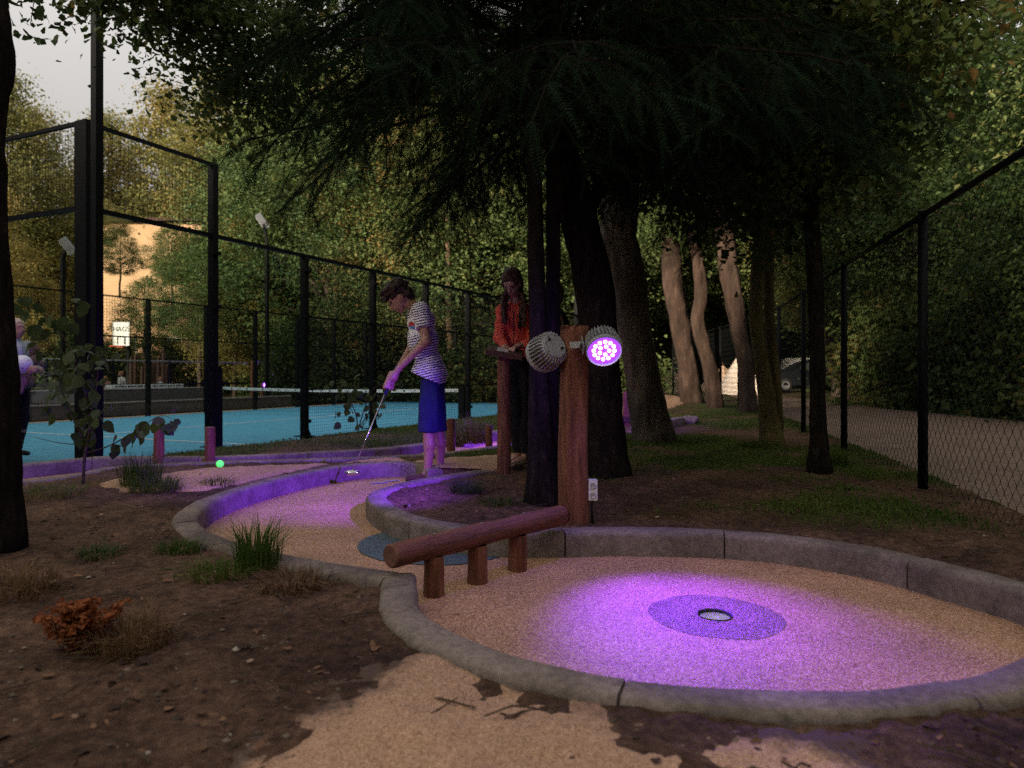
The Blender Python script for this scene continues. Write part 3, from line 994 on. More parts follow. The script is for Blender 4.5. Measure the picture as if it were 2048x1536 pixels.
ex = [gp(1478, 822, .11)[:2], gp(1441, 814, .11)[:2], gp(1413, 808, .11)[:2], gp(1361, 797, .11)[:2], gp(1346, 792, .11)[:2]]
fpts += ex
me_chain = chain_mesh('chain_link', 1.0, .03, FH)
for k, p in enumerate(fpts):
    z = float(g(p[0] - .1, p[1])) - .02
    MB().tube([(p[0], p[1], z - .05), (p[0], p[1], z + FH + .03)], .033, 12).build('post', M['black_steel'], fence, loc=fl, smooth=True)
    if k + 1 < len(fpts):
        q = fpts[k + 1]
        zq = float(g(q[0] - .1, q[1])) - .02
        L = np.linalg.norm(q - p)
        az = math.atan2(q[1] - p[1], q[0] - p[0])
        o = inst('chain_link', me_chain, fence, (p[0] - fl[0], p[1] - fl[1], z - fl[2]), (0, -math.asin((zq - z) / L), az), (L, 1, 1)) if False else None
        if k < 7:
            mm = chain_mesh('chain_link', L, .03, FH) if k in (0, 6) else None
            if k == 0: base_chain = mm
            me = mm if mm is not None else base_chain
            o = inst('chain_link', me, fence, (p[0] - fl[0], p[1] - fl[1], z - fl[2]), (0, -math.asin((zq - z) / L), az))
        else:
            if k == 7: coarse = chain_mesh('chain_link_far', 3.0, .03, FH, .10, .11, .004)
            o = inst('chain_link', coarse, fence, (p[0] - fl[0], p[1] - fl[1], z - fl[2]), (0, 0, az), (L / 3.0, 1, 1))
        o['kind'] = 'stuff'
        for hgt in (FH,):
            MB().tube([(p[0], p[1], z + hgt), (q[0], q[1], zq + hgt)], .021 if hgt > 1 else .004, 8).build('top_rail' if hgt > 1 else 'tension_wire', M['black_steel'], fence, loc=fl, smooth=True)

# ------------------------------------------------------------------ trees
def unit(v):
    return v / (np.linalg.norm(v, axis=-1, keepdims=True) + 1e-9)

def leaves(cent, size, aim=None, droop=.35, seed=0, lobed=False, spread=1.0):
    """one folded leaf at every centre; returns vertices and quads"""
    r = np.random.default_rng(seed)
    n = len(cent)
    d = r.normal(size=(n, 3)) * [1, 1, .55]
    d[:, 2] -= droop
    if aim is not None: d += aim * spread
    d = unit(d)
    up = unit(r.normal(size=(n, 3)) * .55 + [0, 0, 1.0])
    s = unit(np.cross(d, up))
    nn = np.cross(s, d)
    L = (size * r.uniform(.5, 1.6, n))[:, None]
    w = L * r.uniform(.30, .42, n)[:, None]
    a = cent
    b = cent + d * L * .5 + s * w + nn * w * .35
    c = cent + d * L - nn * L * .12
    e = cent + d * L * .5 - s * w + nn * w * .35
    if not lobed:
        V_ = np.stack([a, b, c, e], 1).reshape(-1, 3)
        return V_, np.arange(n * 4).reshape(-1, 4)
    b2 = cent + d * L * .25 + s * w * .55
    e2 = cent + d * L * .25 - s * w * .55
    b3 = cent + d * L * .72 + s * w * .95 + nn * w * .2
    e3 = cent + d * L * .72 - s * w * .95 + nn * w * .2
    m1 = cent + d * L * .5 + s * w * .62
    m2 = cent + d * L * .5 - s * w * .62
    V_ = np.stack([a, b2, m1, b3, c, e3, m2, e2], 1).reshape(-1, 3)
    k = np.arange(n)[:, None] * 8
    Q_ = np.concatenate([k + [0, 1, 2, 7], k + [7, 2, 6, 7 - 7 + 6]], 0)[:0]
    q1 = k + np.array([[0, 1, 2, 7]]); q2 = k + np.array([[7, 2, 3, 6]]); q3 = k + np.array([[6, 3, 4, 5]])
    return V_, np.concatenate([q1, q2, q3])

def crown_points(profile, H, R, ncl, per, crad, seed, shell=.55, lump=.35):
    """cluster centres spread through a lumpy crown volume, then leaves round each"""
    r = np.random.default_rng(seed)
    h = r.uniform(0, 1, ncl * 3)
    prof = np.interp(h, np.linspace(0, 1, len(profile)), profile)
    keep = r.uniform(0, 1, ncl * 3) < prof / max(profile) * .85 + .15
    h, prof = h[keep][:ncl], prof[keep][:ncl]
    az = r.uniform(0, 2 * np.pi, len(h))
    lm = 1 + lump * vnoise(np.cos(az) * 1.8, np.sin(az) * 1.8, h * 5, seed)
    rad = prof * R * lm * (shell + (1 - shell) * np.sqrt(r.uniform(0, 1, len(h)))) * r.uniform(.75, 1.05, len(h))
    c = np.stack([rad * np.cos(az), rad * np.sin(az), h * H], 1)
    out = unit(c * [1, 1, 0] + [0, 0, .001])
    k = np.repeat(np.arange(len(c)), per)
    off = r.normal(size=(len(k), 3)) * crad * np.array([1, 1, .55]) * r.uniform(.5, 1.4, len(c))[k][:, None]
    off[:, 2] -= .25 * np.linalg.norm(off[:, :2], axis=1)
    return c[k] + off, out[k], c

def make_crown(name, profile, H, R, ncl, per, crad, size, mat, seed, lump=.35, shell=.55, lobed=False):
    p, out, c = crown_points(profile, H, R, ncl, per, crad, seed, shell, lump)
    v, q = leaves(p, size, out, .4, seed, lobed, .5)
    me = MB().add(v, q).mesh(name)
    me.materials.append(mat)
    return me, c

def make_limbs(name, H, cl, mat, seed, r0, nb=14, base=-2.0):
    """trunk top and limbs reaching into the crown"""
    r = np.random.default_rng(seed)
    mm = MB()
    z = np.linspace(base, H * .9, 14)
    wob = np.stack([.18 * vnoise(z * .35, 0, 0, seed), .18 * vnoise(z * .35, 5, 0, seed), z], 1)
    wob[0, :2] = 0
    mm.tube(wob, np.interp(z, [base, H], [r0, r0 * .12]), 9, True, .12, 3, seed)
    for k in range(nb):
        e = cl[r.integers(len(cl))]
        zb = max(base * .2, e[2] * r.uniform(.35, .75))
        b = np.array([np.interp(zb, z, wob[:, 0]), np.interp(zb, z, wob[:, 1]), zb])
        t = np.linspace(0, 1, 7)[:, None]
        pts = b + (e - b) * t
        pts[:, 2] += np.sin(t[:, 0] * np.pi) * .35
        rb = np.interp(zb, [base, H], [r0, r0 * .12]) * .5
        mm.tube(pts, np.linspace(rb, .012, 7), 6, True)
    me = mm.mesh(name)
    me.materials.append(mat)
    me.polygons.foreach_set('use_smooth', np.ones(len(me.polygons), bool))
    return me

round_p = [.35, .75, .95, 1, .97, .88, .72, .48, .15]
tall_p = [.4, .75, .95, 1, .95, .85, .72, .58, .44, .3, .17, .05]
bush_p = [.85, 1, 1, .9, .7, .35]
KIND = {}
for nm_, prof, H, R, ncl, per, crad, size, mt, sd, r0 in [
        ('round', round_p, 9.5, 3.9, 430, 105, .46, .115, M['leaf_far'], 101, .24),
        ('tall', tall_p, 12.5, 3.0, 430, 100, .42, .115, M['leaf_far'], 102, .22),
        ('gold', tall_p, 11.0, 3.1, 450, 100, .42, .11, M['leaf_yellow'], 103, .22),
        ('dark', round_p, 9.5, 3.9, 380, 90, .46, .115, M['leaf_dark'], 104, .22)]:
    me, c = make_crown('crown_' + nm_, prof, H, R, ncl, per, crad, size, mt, sd, .75, .68)
    KIND[nm_] = (me, make_limbs('limbs_' + nm_, H, c, M['bark_oak'], sd, r0, 16, -5.0), H)
bush_me, _ = make_crown('bush_leaves', bush_p, 2.6, 1.9, 300, 42, .32, .12, M['leaf_far'], 105, .4)
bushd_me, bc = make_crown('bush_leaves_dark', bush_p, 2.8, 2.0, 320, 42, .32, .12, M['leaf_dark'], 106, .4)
bush_limbs = make_limbs('bush_limbs', 2.2, bc, M['twig'], 106, .05, 10, -.1)

def far_tree(x, y, kind, sc, lift, label, group, name='broadleaf_tree', rz=None, wide=1.0):
    me, lm, H = KIND[kind]
    z = float(g(x, y))
    t = thing(name, label, 'tree', (x, y, z), group)
    rz = rng.uniform(0, 6.28) if rz is None else rz
    inst('crown', me, t, (0, 0, lift), (0, 0, rz), (sc * wide, sc * wide, sc))
    inst('trunk', lm, t, (0, 0, lift), (0, 0, rz), (sc, sc, sc if lift < 4.5 * sc else sc * 1.0))
    return t

def far_bush(x, y, dark, sc, label, group, rz=None):
    t = thing('shrub', label, 'shrub', (x, y, float(g(x, y)) - .1), group)
    rz = rng.uniform(0, 6.28) if rz is None else rz
    s = (sc * rng.uniform(.9, 1.2), sc * rng.uniform(.9, 1.2), sc * rng.uniform(.9, 1.15))
    inst('foliage', bushd_me if dark else bush_me, t, (0, 0, 0), (0, 0, rz), s)
    inst('stem', bush_limbs, t, (0, 0, 0), (0, 0, rz), s)
    return t

def X(px, d): return (px - 1024) / F * d

LB = 'yellowing tall tree rising against the pale sky behind the court'
GB = 'sunlit trees behind the court'
for px, d, kind, sc, lift in [(-120, 33, 'gold', 1.05, 2.6), (15, 35, 'gold', 1.12, 3.4), (75, 38, 'gold', 1.15, 2.4), (215, 42, 'gold', 1.25, 2.4),
                              (330, 42, 'gold', 1.35, 3.0), (440, 38, 'gold', 1.3, 3.0), (-10, 27, 'gold', .62, 1.2), (470, 30, 'gold', .6, 1.0)]:
    far_tree(X(px, d), d, kind, sc, lift, LB, GB)
LC = 'round crowned green tree in the wood beyond the blue court'
GC = 'trees of the wood beyond the court'
for px, d, kind, sc, lift in [(575, 34, 'round', 1.05, 3.2), (600, 38, 'tall', 1.3, 4), (655, 29, 'round', .95, 2.2), (740, 35, 'round', 1.3, 4.4), (800, 28, 'tall', .85, 1.6),
                              (880, 34, 'round', 1.2, 3.6), (950, 29, 'round', .95, 1.8), (1030, 36, 'tall', 1.25, 3), (1100, 31, 'round', 1.1, 2.6), (1190, 37, 'round', 1.3, 3),
                              (1240, 36, 'tall', 1.0, 3.4), (1330, 40, 'round', 1.3, 3.2), (1420, 42, 'round', 1.2, 2.4), (1500, 46, 'tall', 1.3, 2.6), (1580, 44, 'round', 1.3, 2.6),
                              (560, 46, 'round', 1.5, 4.5), (420, 47, 'round', 1.2, 2.2), (300, 46, 'round', 1.0, 1.4), (180, 48, 'round', 1.05, 1.4), (60, 46, 'round', 1.0, 1.2), (-60, 44, 'round', 1.0, 1.2),
                              (700, 48, 'round', 1.6, 5), (850, 48, 'round', 1.6, 5), (1000, 50, 'round', 1.6, 5), (1150, 50, 'round', 1.6, 5), (1300, 54, 'round', 1.6, 4), (1450, 58, 'round', 1.6, 4), (1620, 56, 'round', 1.6, 4)]:
    far_tree(X(px, d), d, kind, sc, lift, 'tall narrow tree with pointed crown in the wood beyond the blue court' if kind == 'tall' else (LC if sc < 1.4 else 'huge broad tree at the back of the wood beyond the blue court'), GC, wide=1.1)
LD = 'dense dark bush at the foot of the wood beyond the court'
GD = 'undergrowth beyond the court'
for k, px in enumerate(range(-120, 1190, 62)):
    d = 30 + 5 * random.random() + (3 if px < 500 else 0)
    far_bush(X(px, d), d, k % 3 != 0, 1.0 + .5 * random.random(), LD if k % 3 else 'lighter green bush at the foot of the wood beyond the court', GD)
for k, px in enumerate(range(640, 1200, 62)):
    d = 27 + 3 * random.random()
    far_bush(X(px, d), d, k % 2 == 0, .8 + .4 * random.random(), LD, GD)
for k, px in enumerate(range(1290, 1760, 52)):
    d = 44 + 4 * random.random()
    far_bush(X(px, d), d, k % 2 == 0, 1.1 + .5 * random.random(), 'bush growing behind the tents and the parked car', 'bushes behind the tents')
LE = 'dark tree of the wood on the far side of the road'
GE = 'woodland trees across the road'
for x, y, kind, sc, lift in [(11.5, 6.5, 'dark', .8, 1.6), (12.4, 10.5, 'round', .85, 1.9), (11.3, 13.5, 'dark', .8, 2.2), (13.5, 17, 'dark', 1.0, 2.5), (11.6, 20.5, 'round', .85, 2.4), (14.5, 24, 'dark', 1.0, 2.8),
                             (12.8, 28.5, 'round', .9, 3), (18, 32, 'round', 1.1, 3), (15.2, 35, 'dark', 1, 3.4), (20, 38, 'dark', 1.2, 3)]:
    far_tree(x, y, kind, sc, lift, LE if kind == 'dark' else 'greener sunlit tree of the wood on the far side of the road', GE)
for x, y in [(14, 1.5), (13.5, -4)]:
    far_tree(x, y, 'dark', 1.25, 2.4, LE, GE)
for k, (x, y) in enumerate([(-22, -15), (-16.5, -12), (-11, -15), (-5.5, -12), (0, -15), (5.5, -12), (10, -15), (15.5, -11), (20, -15), (26, -9), (-13, -21), (-3, -21), (7, -21), (17, -21), (27, -20), (-21, 3), (-23, 8), (-20, -3), (-21, -9), (-27, -6), (-27, 1), (-28, -14)]):  # trees outside the view, added to block the low sun and darken glass reflections
    far_tree(x, y, 'dark', 1.08, .9, 'unseen dark tree added around the clearing to cast shade', 'unseen trees added for shade', wide=1.35)
LF = 'dark leafy bush on the verge across the road'
GF = 'bushes along the road verge'
for k, y in enumerate(np.arange(3.5, 19.5, 1.9)):
    x = np.interp(y, [0, 13, 20, 28, 45], [10.9, 10.9, 11.3, 12.4, 14.2]) + rng.uniform(0, .8)
    far_bush(x, y, True, 1.0 + .35 * rng.uniform(), LF, GF)
for k, y in enumerate(np.arange(6, 26, 3.2)):
    far_bush(14.2 + rng.uniform(0, 1.5) + .12 * y, y, True, 1.5, LF, GF)

# ---- trunks that stand between the lanes and the fence
def trunk_tree(name, label, path, radii, mat, sides=20, rough=.10, freq=5.0, flare=.35, group=None, zs=.35, step=.05, limbs=(), ridge=.16):
    """path: (px, py, depth) from the base up; radii in pixels of half width"""
    pts = [gpt(path[0][0], path[0][1])]
    d0 = pts[0][1]
    pts += [W(a, b, d0 + dd) for a, b, dd in path[1:]]
    rad = np.array(radii) / F * d0
    t = thing(name, label, 'tree', pts[0], group)
    P = spline(np.c_[np.array(pts), rad], step)
    P[0, 2] -= .1
    hh = P[:, 2] - pts[0][2]
    rad = P[:, 3] * (1 + flare * np.exp(-np.clip(hh, 0, 9) / .16))
    mm = MB()
    mm.tube(P[:, :3], rad, sides, True, rough, freq, int(path[0][0]), zs, ridge)
    for lb in limbs:
        q = [W(a, b, d0 + dd) for a, b, dd in lb[0]]
        S = spline(np.array(q), .1)
        r_ = np.linspace(lb[1] / F * d0, lb[2] / F * d0, len(S))
        mm.tube(S, r_, 9, True, rough, freq, 7, zs)
    mm.build('trunk', mat, t, loc=pts[0], smooth=True)
    return t, pts[0], d0

# near conifer: twin trunks and hanging sprays
def spray_template(L=.24, pairs=19, seed=0):
    r = np.random.default_rng(seed)
    V_, T_ = [], []
    x = np.linspace(.0, L, pairs)
    droop = -.25 * (x / L) ** 2 * L
    for k in range(pairs):
        l = .030 * (1 - .45 * k / pairs) * r.uniform(.8, 1.2)
        for s in (-1, 1):
            a = np.array([x[k], 0, droop[k]])
            w = .0034
            tip = a + np.array([l * .62, s * l * .85, -l * .18 * r.uniform(.2, 1.6)])
            n0 = len(V_)
            V_ += [a + [-w, 0, 0], a + [w, 0, .0], tip]
            T_.append([n0, n0 + 1, n0 + 2] if s > 0 else [n0 + 1, n0, n0 + 2])
    for k in range(0, pairs - 1, 3):
        n0 = len(V_)
        e = min(k + 3, pairs - 1)
        V_ += [np.array([x[k], -.0018, droop[k]]), np.array([x[k], .0018, droop[k]]), np.array([x[e], 0, droop[e]])]
        T_.append([n0, n0 + 1, n0 + 2])
    return np.array(V_), np.array(T_)

SV, ST = spray_template()
def stamp(V0, T0, pos, dirs, size, seed):
    """copies of a template with x axis along dirs"""
    r = np.random.default_rng(seed)
    d = unit(dirs)
    roll = unit(r.normal(size=d.shape) * .6 + [0, 0, 1.0])
    y = unit(np.cross(roll, d)); z = np.cross(d, y)
    Vn = pos[:, None, :] + size[:, None, None] * (V0[None, :, 0:1] * d[:, None] + V0[None, :, 1:2] * y[:, None] + V0[None, :, 2:3] * z[:, None])
    k = np.arange(len(pos))[:, None, None] * len(V0)
    return Vn.reshape(-1, 3), (T0[None] + k).reshape(-1, 3)

def conifer_crown(nlimb, z0, z1, r0, r1, seed, sub=13, tw=9, droop=.55, azf=None, size=(.75, 1.3)):
    """limbs from the stem with side twigs; every twig carries hanging needle sprays"""
    r = np.random.default_rng(seed)
    wood = MB()
    pos, dr = [], []
    for k in range(nlimb):
        u = (k + r.uniform()) / nlimb
        z = z0 + (z1 - z0) * u
        az = k * 2.4 + r.uniform(-.4, .4) if azf is None else azf(k, r)
        Lm = (r0 + (r1 - r0) * u) * r.uniform(.65, 1.1)
        t = np.linspace(0, 1, 9)
        d2 = np.array([math.cos(az), math.sin(az)])
        pts = np.stack([d2[0] * Lm * t, d2[1] * Lm * t, z + .22 * np.sin(t * 2.2) * Lm * .4 - droop * Lm * .5 * t ** 2], 1)
        pts[:, :2] += .05 * r.normal(size=(9, 2)) * t[:, None]
        wood.tube(pts, np.linspace(.022, .004, 9), 5, False)
        for s in range(sub):
            f = .18 + .82 * (s + r.uniform()) / sub
            b = np.array([np.interp(f, t, pts[:, c]) for c in range(3)])
            sg = 1 if s % 2 else -1
            a2 = az + sg * r.uniform(.5, 1.2)
            ls = (.28 + .45 * (1 - f)) * r.uniform(.6, 1.3) * min(1, Lm / 2)
            tt = np.linspace(0, 1, 6)
            q = b + np.stack([math.cos(a2) * ls * tt, math.sin(a2) * ls * tt, -.75 * ls * tt ** 1.6 * r.uniform(.7, 1.6)], 1)
            wood.tube(q, np.linspace(.006, .0018, 6), 3, False)
            ff = r.uniform(.05, 1.05, tw)
            e = np.stack([np.interp(ff, tt, q[:, c]) for c in range(3)], 1)
            pos.append(e)
            dd = np.stack([math.cos(a2) + .9 * r.normal(size=tw), math.sin(a2) + .9 * r.normal(size=tw), -1.1 + .5 * r.normal(size=tw)], 1)
            dr.append(dd)
    pos, dr = np.concatenate(pos), np.concatenate(dr)
    v, t = stamp(SV, ST, pos, dr, r.uniform(*size, len(pos)), seed)
    return v, t, wood

con, cb, cd = trunk_tree('conifer', 'dark conifer with twin slender trunks and hanging sprays behind the lamp post', [(1084, 1003, 0), (1080, 900, 0), (1078, 760, 0), (1074, 600, 0), (1070, 400, .05), (1068, 100, .1), (1068, -900, .1)],
                         [32, 24, 20, 17, 16, 15, 8], M['bark_dark'], 22, .12, 7, .3, step=.035)
c2 = spline(np.array([W(1100, 965, cd + .08), W(1102, 780, cd + .12), W(1106, 560, cd + .16), W(1106, 300, cd + .18), W(1104, -300, cd + .2)]), .04)
MB().tube(c2, np.linspace(17, 11, len(c2)) / F * cd, 16, True, .12, 7, 3, .35, .16).build('second_trunk', M['bark_dark'], con, loc=cb, smooth=True)
v, t, wood = conifer_crown(92, 2.35, 5.4, 2.15, 1.7, 5, 14, 13, size=(.75, 1.25))
me_cc = MB().add(v, None, t).mesh('conifer_crown'); me_cc.materials.append(M['needle'])
me_cw = wood.mesh('conifer_wood'); me_cw.materials.append(M['bark_dark'])
cx0, cy0 = W(1075, HZ, cd)[:2]
inst('crown', me_cc, con, (cx0 - cb[0], cy0 - cb[1], -cb[2]))
inst('limb', me_cw, con, (cx0 - cb[0], cy0 - cb[1], -cb[2]))
v2, t2, wood2 = conifer_crown(34, .2, 3.4, 2.6, .4, 8, 10, 8)
me_con = MB().add(v2, None, t2).mesh('conifer_top'); me_con.materials.append(M['needle'])
me_conw = wood2.mesh('conifer_limbs'); me_conw.materials.append(M['bark_dark'])
inst('crown', me_con, con, (0, 0, 5.4), (0, 0, 0), (1.2, 1.2, 1.3))

t3, b3, d3_ = trunk_tree('dark_trunk_tree', 'thick dark leaning trunk just behind the lit purple floodlight', [(1214, 948, 0), (1210, 850, 0), (1200, 700, 0), (1186, 560, 0), (1160, 450, 0), (1135, 330, 0), (1110, 200, .1), (1090, -300, .2)],
                         [44, 37, 36, 38, 36, 32, 30, 20], M['bark_dark'], 26, .10, 4, .3, step=.05,
                         limbs=[([(1160, 450, 0), (1230, 330, .2), (1330, 230, .4), (1420, 160, .5)], 16, 5)])
ox, oy = W(1230, HZ, d3_ + .5)[:2]
for nm_, me in (('crown', me_cc), ('limb', me_cw)):
    inst(nm_, me, t3, (ox - b3[0], oy - b3[1], .75 - b3[2]), (0, 0, 2.1), (1, 1, 1))

def leafy(parent, loc, path, mat, ncl, per, crad, size, seed, hang=.35, lobed=False, wmat=None, r0=.03):
    """a limb with hanging leaf clusters along it"""
    r = np.random.default_rng(seed)
    S = spline(np.array(path), .1)
    wd = MB().tube(S, np.linspace(r0, .006, len(S)), 7, True, .08, 5, seed)
    f = r.uniform(.15, 1, ncl)
    b = np.stack([np.interp(f, np.linspace(0, 1, len(S)), S[:, c]) for c in range(3)], 1)
    c = b + r.normal(size=(ncl, 3)) * [crad * 1.5, crad * 1.5, crad * .7] + np.array([0, 0, -hang]) * r.uniform(-.3, 1.2, ncl)[:, None]
    for a, e in zip(b, c):
        mid = (a + e) / 2 + [0, 0, .06]
        wd.tube([a, mid, e], [.008, .005, .002], 4, False)
    k = np.repeat(np.arange(ncl), per)
    p = c[k] + r.normal(size=(len(k), 3)) * crad * np.array([1, 1, .6])
    v, q = leaves(p, size, None, .5, seed, lobed)
    MB().add(v, q).build('foliage', mat, parent, loc=loc)
    wd.build('limb', wmat or M['bark_dark'], parent, loc=loc, smooth=True)

oak, ob, od = trunk_tree('oak', 'furrowed oak trunk leaning left beside the lit floodlight', [(1306, 882, 0), (1294, 820, 0), (1278, 720, 0), (1260, 620, 0), (1245, 540, 0), (1238, 470, 0), (1250, 380, 0), (1275, 250, .1), (1290, -200, .2)],
                         [36, 36, 33, 36, 40, 36, 30, 26, 16], M['bark_oak'], 34, .13, 5, .3, step=.05, zs=.25,
                         limbs=[([(1238, 480, 0), (1210, 400, .1), (1180, 300, .3), (1150, 150, .5)], 18, 8)])
for k, (pa, sd) in enumerate([([(1250, 380, 0), (1330, 250, .3), (1430, 150, .4), (1520, 60, .2)], 41), ([(1275, 250, .1), (1340, 120, 1), (1420, 30, 1.5), (1500, -60, 2)], 42),
                              ([(1270, 250, .1), (1380, 200, -1), (1490, 180, -1.4), (1590, 170, -1.7)], 43)]):
    leafy(oak, ob, [W(a, b, od + dd) for a, b, dd in pa], M['leaf_oak'], 120, 34, .26, .095, sd, .4)

mid_trunks = [
    ('maple', 'knobbly brown trunk leaning left at the end of the pale path', [(1384, 806, 0), (1372, 720, 0), (1358, 640, 0), (1346, 560, 0), (1338, 450, .2), (1330, 300, .4), (1325, 0, .6)], [22, 20, 20, 19, 18, 16, 12], 'bark_red'),
    ('maple', 'bent brown trunk with a kink beside the canvas tents', [(1434, 815, 0), (1420, 740, 0), (1404, 680, 0), (1396, 640, 0), (1402, 590, 0), (1396, 520, .1), (1380, 400, .2), (1372, 100, .3)], [16, 15, 14, 13, 13, 13, 11, 8], 'bark_red'),
    ('maple', 'ivy flecked trunk leaning left in front of the pale tent', [(1497, 824, 0), (1490, 740, 0), (1478, 660, 0), (1464, 580, 0), (1455, 520, .1), (1448, 400, .2), (1440, 100, .4)], [17, 16, 16, 18, 18, 16, 11], 'bark_red'),
    ('maple', 'far reddish trunk behind the furrowed oak', [(1322, 778, 0), (1312, 700, 0), (1302, 620, 0), (1296, 540, 0), (1290, 300, .3)], [18, 15, 14, 14, 11], 'bark_red'),
]
for k, (nme, lab, pa, ra, mt) in enumerate(mid_trunks):
    t, b, d = trunk_tree(nme, lab, pa, ra, M[mt], 22, .16, 2.5, .15, step=.12, ridge=.22)
    me, lm, H = KIND['round']
    inst('crown', me, t, (-.5, 0, 4.4), (0, 0, k * 1.3), (.6, .6, .65))
moss, mbp, md = trunk_tree('mossy_tree', 'forked tree with two mossy yellow green stems beside the fence', [(1545, 892, 0), (1535, 800, 0), (1522, 720, 0), (1512, 640, 0), (1513, 560, 0), (1518, 480, 0), (1528, 300, .1), (1530, -100, .2)],
                           [21, 17, 14, 13, 12.5, 12, 10, 7], M['bark_moss'], 18, .08, 5, .4)
s2 = spline(np.array([W(1556, 890, md + .12), W(1552, 780, md + .12), W(1542, 680, md + .14), W(1537, 560, md + .16), W(1540, 420, md + .2), W(1552, 100, md + .3)]), .05)
MB().tube(s2, np.linspace(12, 9, len(s2)) / F * md, 14, True, .08, 5, 5, .4).build('second_trunk', M['bark_moss'], moss, loc=mbp, smooth=True)
for k, (pa, sd) in enumerate([([(1525, 400, 0), (1470, 300, .3), (1420, 220, .4), (1390, 120, .5)], 51), ([(1540, 400, 0), (1610, 300, .6), (1690, 250, .8), (1760, 180, .8)], 52), ([(1535, 250, 0), (1580, 120, .5), (1640, 40, .6), (1700, -40, .6)], 53)]):
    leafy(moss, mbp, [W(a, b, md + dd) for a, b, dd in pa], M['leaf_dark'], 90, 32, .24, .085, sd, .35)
slim, sb, sd_ = trunk_tree('slim_dark_tree', 'slim dark straight trunk standing alone before the fence', [(1640, 943, 0), (1636, 850, 0), (1634, 700, 0), (1630, 560, 0), (1622, 420, 0), (1616, 250, 0), (1610, -200, .1)],
                           [20, 16, 14.5, 15, 15, 14, 9], M['bark_dark'], 16, .08, 8, .4)
for k, (pa, sd) in enumerate([([(1622, 420, 0), (1560, 330, .2), (1500, 300, .2), (1450, 330, .1)], 61), ([(1618, 300, 0), (1690, 230, .3), (1760, 190, .3), (1830, 200, .2)], 62),
                              ([(1612, 100, 0), (1680, 60, .3), (1780, 40, .4), (1880, 80, .5)], 63), ([(1612, 80, 0), (1540, 60, -.3), (1460, 70, -.5), (1390, 120, -.6)], 64), ([(1612, 60, 0), (1700, -20, -.5), (1800, -30, -.8), (1950, 20, -1)], 65)]):
    leafy(slim, sb, [W(a, b, sd_ + dd) for a, b, dd in pa], M['leaf_oak'], 70, 32, .20, .075, sd, .3)
# trunk cut by the left edge of the view, its oak limbs hang into the sky
lt, lb_, ld = trunk_tree('oak', 'rough black oak trunk beside the hazel shrub, branches hanging overhead', [(4, 1095, 0), (-6, 980, 0), (-10, 800, 0), (-15, 600, 0), (-30, 430, 0), (-38, 250, 0), (-22, 120, 0), (-30, -20, 0), (-60, -500, .2)],
                         [42, 42, 40, 36, 40, 38, 40, 36, 26], M['bark_dark'], 34, .12, 4, .06)
for k, (pa, sd, n) in enumerate([([(-40, -300, .3), (200, -160, 2.5), (420, -40, 3.4), (620, 60, 3.8), (760, 120, 4)], 71, 110), ([(100, -240, 2), (330, -60, 3), (480, 120, 3.4), (560, 230, 3.5)], 72, 60),
                              ([(300, -100, 3), (420, 40, 3.3), (480, 130, 3.4), (520, 200, 3.4)], 73, 60), ([(-40, -300, .3), (250, -120, 2.2), (380, -30, 2.6), (440, 10, 2.8)], 74, 50), ([(-40, -260, .3), (160, -120, 2), (250, -40, 2.4), (330, 20, 2.7)], 76, 34), ([(400, -100, 3.4), (640, -40, 4), (800, 20, 4.5), (900, 60, 4.6)], 75, 60)]):
    leafy(lt, lb_, [W(a, b, ld + dd) for a, b, dd in pa], M['leaf_oak'], int(n * 1.3), 34, .20, .062, sd, .3, True, r0=.035)

# two pale pine stems and other thin trunks beyond the court
for k, (lab, pa, ra) in enumerate([('pale bare stem seen through the court glass, the more leaning of two', [(352, 772, 0), (347, 700, 0), (341, 620, 0), (336, 560, 0), (328, 480, .2), (320, 380, .3)], [6, 5.5, 5, 5, 4.5, 3]),
                                   ('pale bare stem seen through the court glass, the straighter of two', [(380, 774, 0), (377, 700, 0), (372, 600, 0), (366, 520, 0), (362, 400, 0)], [6.5, 6, 5.5, 5, 4])]):
    t, b, d = trunk_tree('pine', lab, pa, ra, M['bark_pale'], 12, .08, 2, .2, step=.3)
    inst('crown', KIND['round'][0], t, (-.4, 0, 5.6), (0, 0, k), (.42, .42, .42))
gt = 'thin woodland trunks beyond the court'
for px, py, top, w in [(812, 790, 560, 5), (905, 792, 600, 8), (928, 788, 590, 6), (680, 788, 650, 5), (1690, 800, 380, 9), (1762, 800, 300, 6), (1812, 806, 300, 7)]:
    far = px > 1500
    t, b, d = trunk_tree('thin_tree', 'thin brown trunk among the bushes across the road' if far else 'thin pale trunk among the undergrowth beyond the net', [(px, py, 0), (px - 4, (py + top) / 2, 0), (px - (20 if far else 8), top, 0), (px - (50 if far else 10), top - 200, 0)], [w, w * .9, w * .8, w * .5], M['bark_red'] if far else M['bark_pale'], 10, .08, 2, .2,
                         'thin trunks across the road' if far else gt, step=.3)
    inst('crown', KIND['dark' if far else 'round'][0], t, (0, .5, 5.5), (0, 0, px), (.45, .45, .45))

# ------------------------------------------------------------------ lamp post and floodlights
def spot(name, loc, dirv, power, col, size, blend, rad, parent):
    ld = bpy.data.lights.new(name, 'SPOT')
    ld.energy = power; ld.color = col; ld.spot_size = size; ld.spot_blend = blend; ld.shadow_soft_size = rad
    o = bpy.data.objects.new(name, ld)
    COL.objects.link(o)
    o.parent = parent
    o.location = [float(c) for c in loc]
    o.rotation_euler = Vector([-float(c) for c in dirv]).to_track_quat('Z', 'Y').to_euler()
    return o

PURPLE = (.19, .036, 1.0)
M['led'] = emat('led_white', (.93, .86, 1.0), 3)
M['led_glass'] = emat('led_purple', (.24, .035, .9), 1.0)
M['led_small'] = emat('led_far', (.45, .16, 1.0), 6)

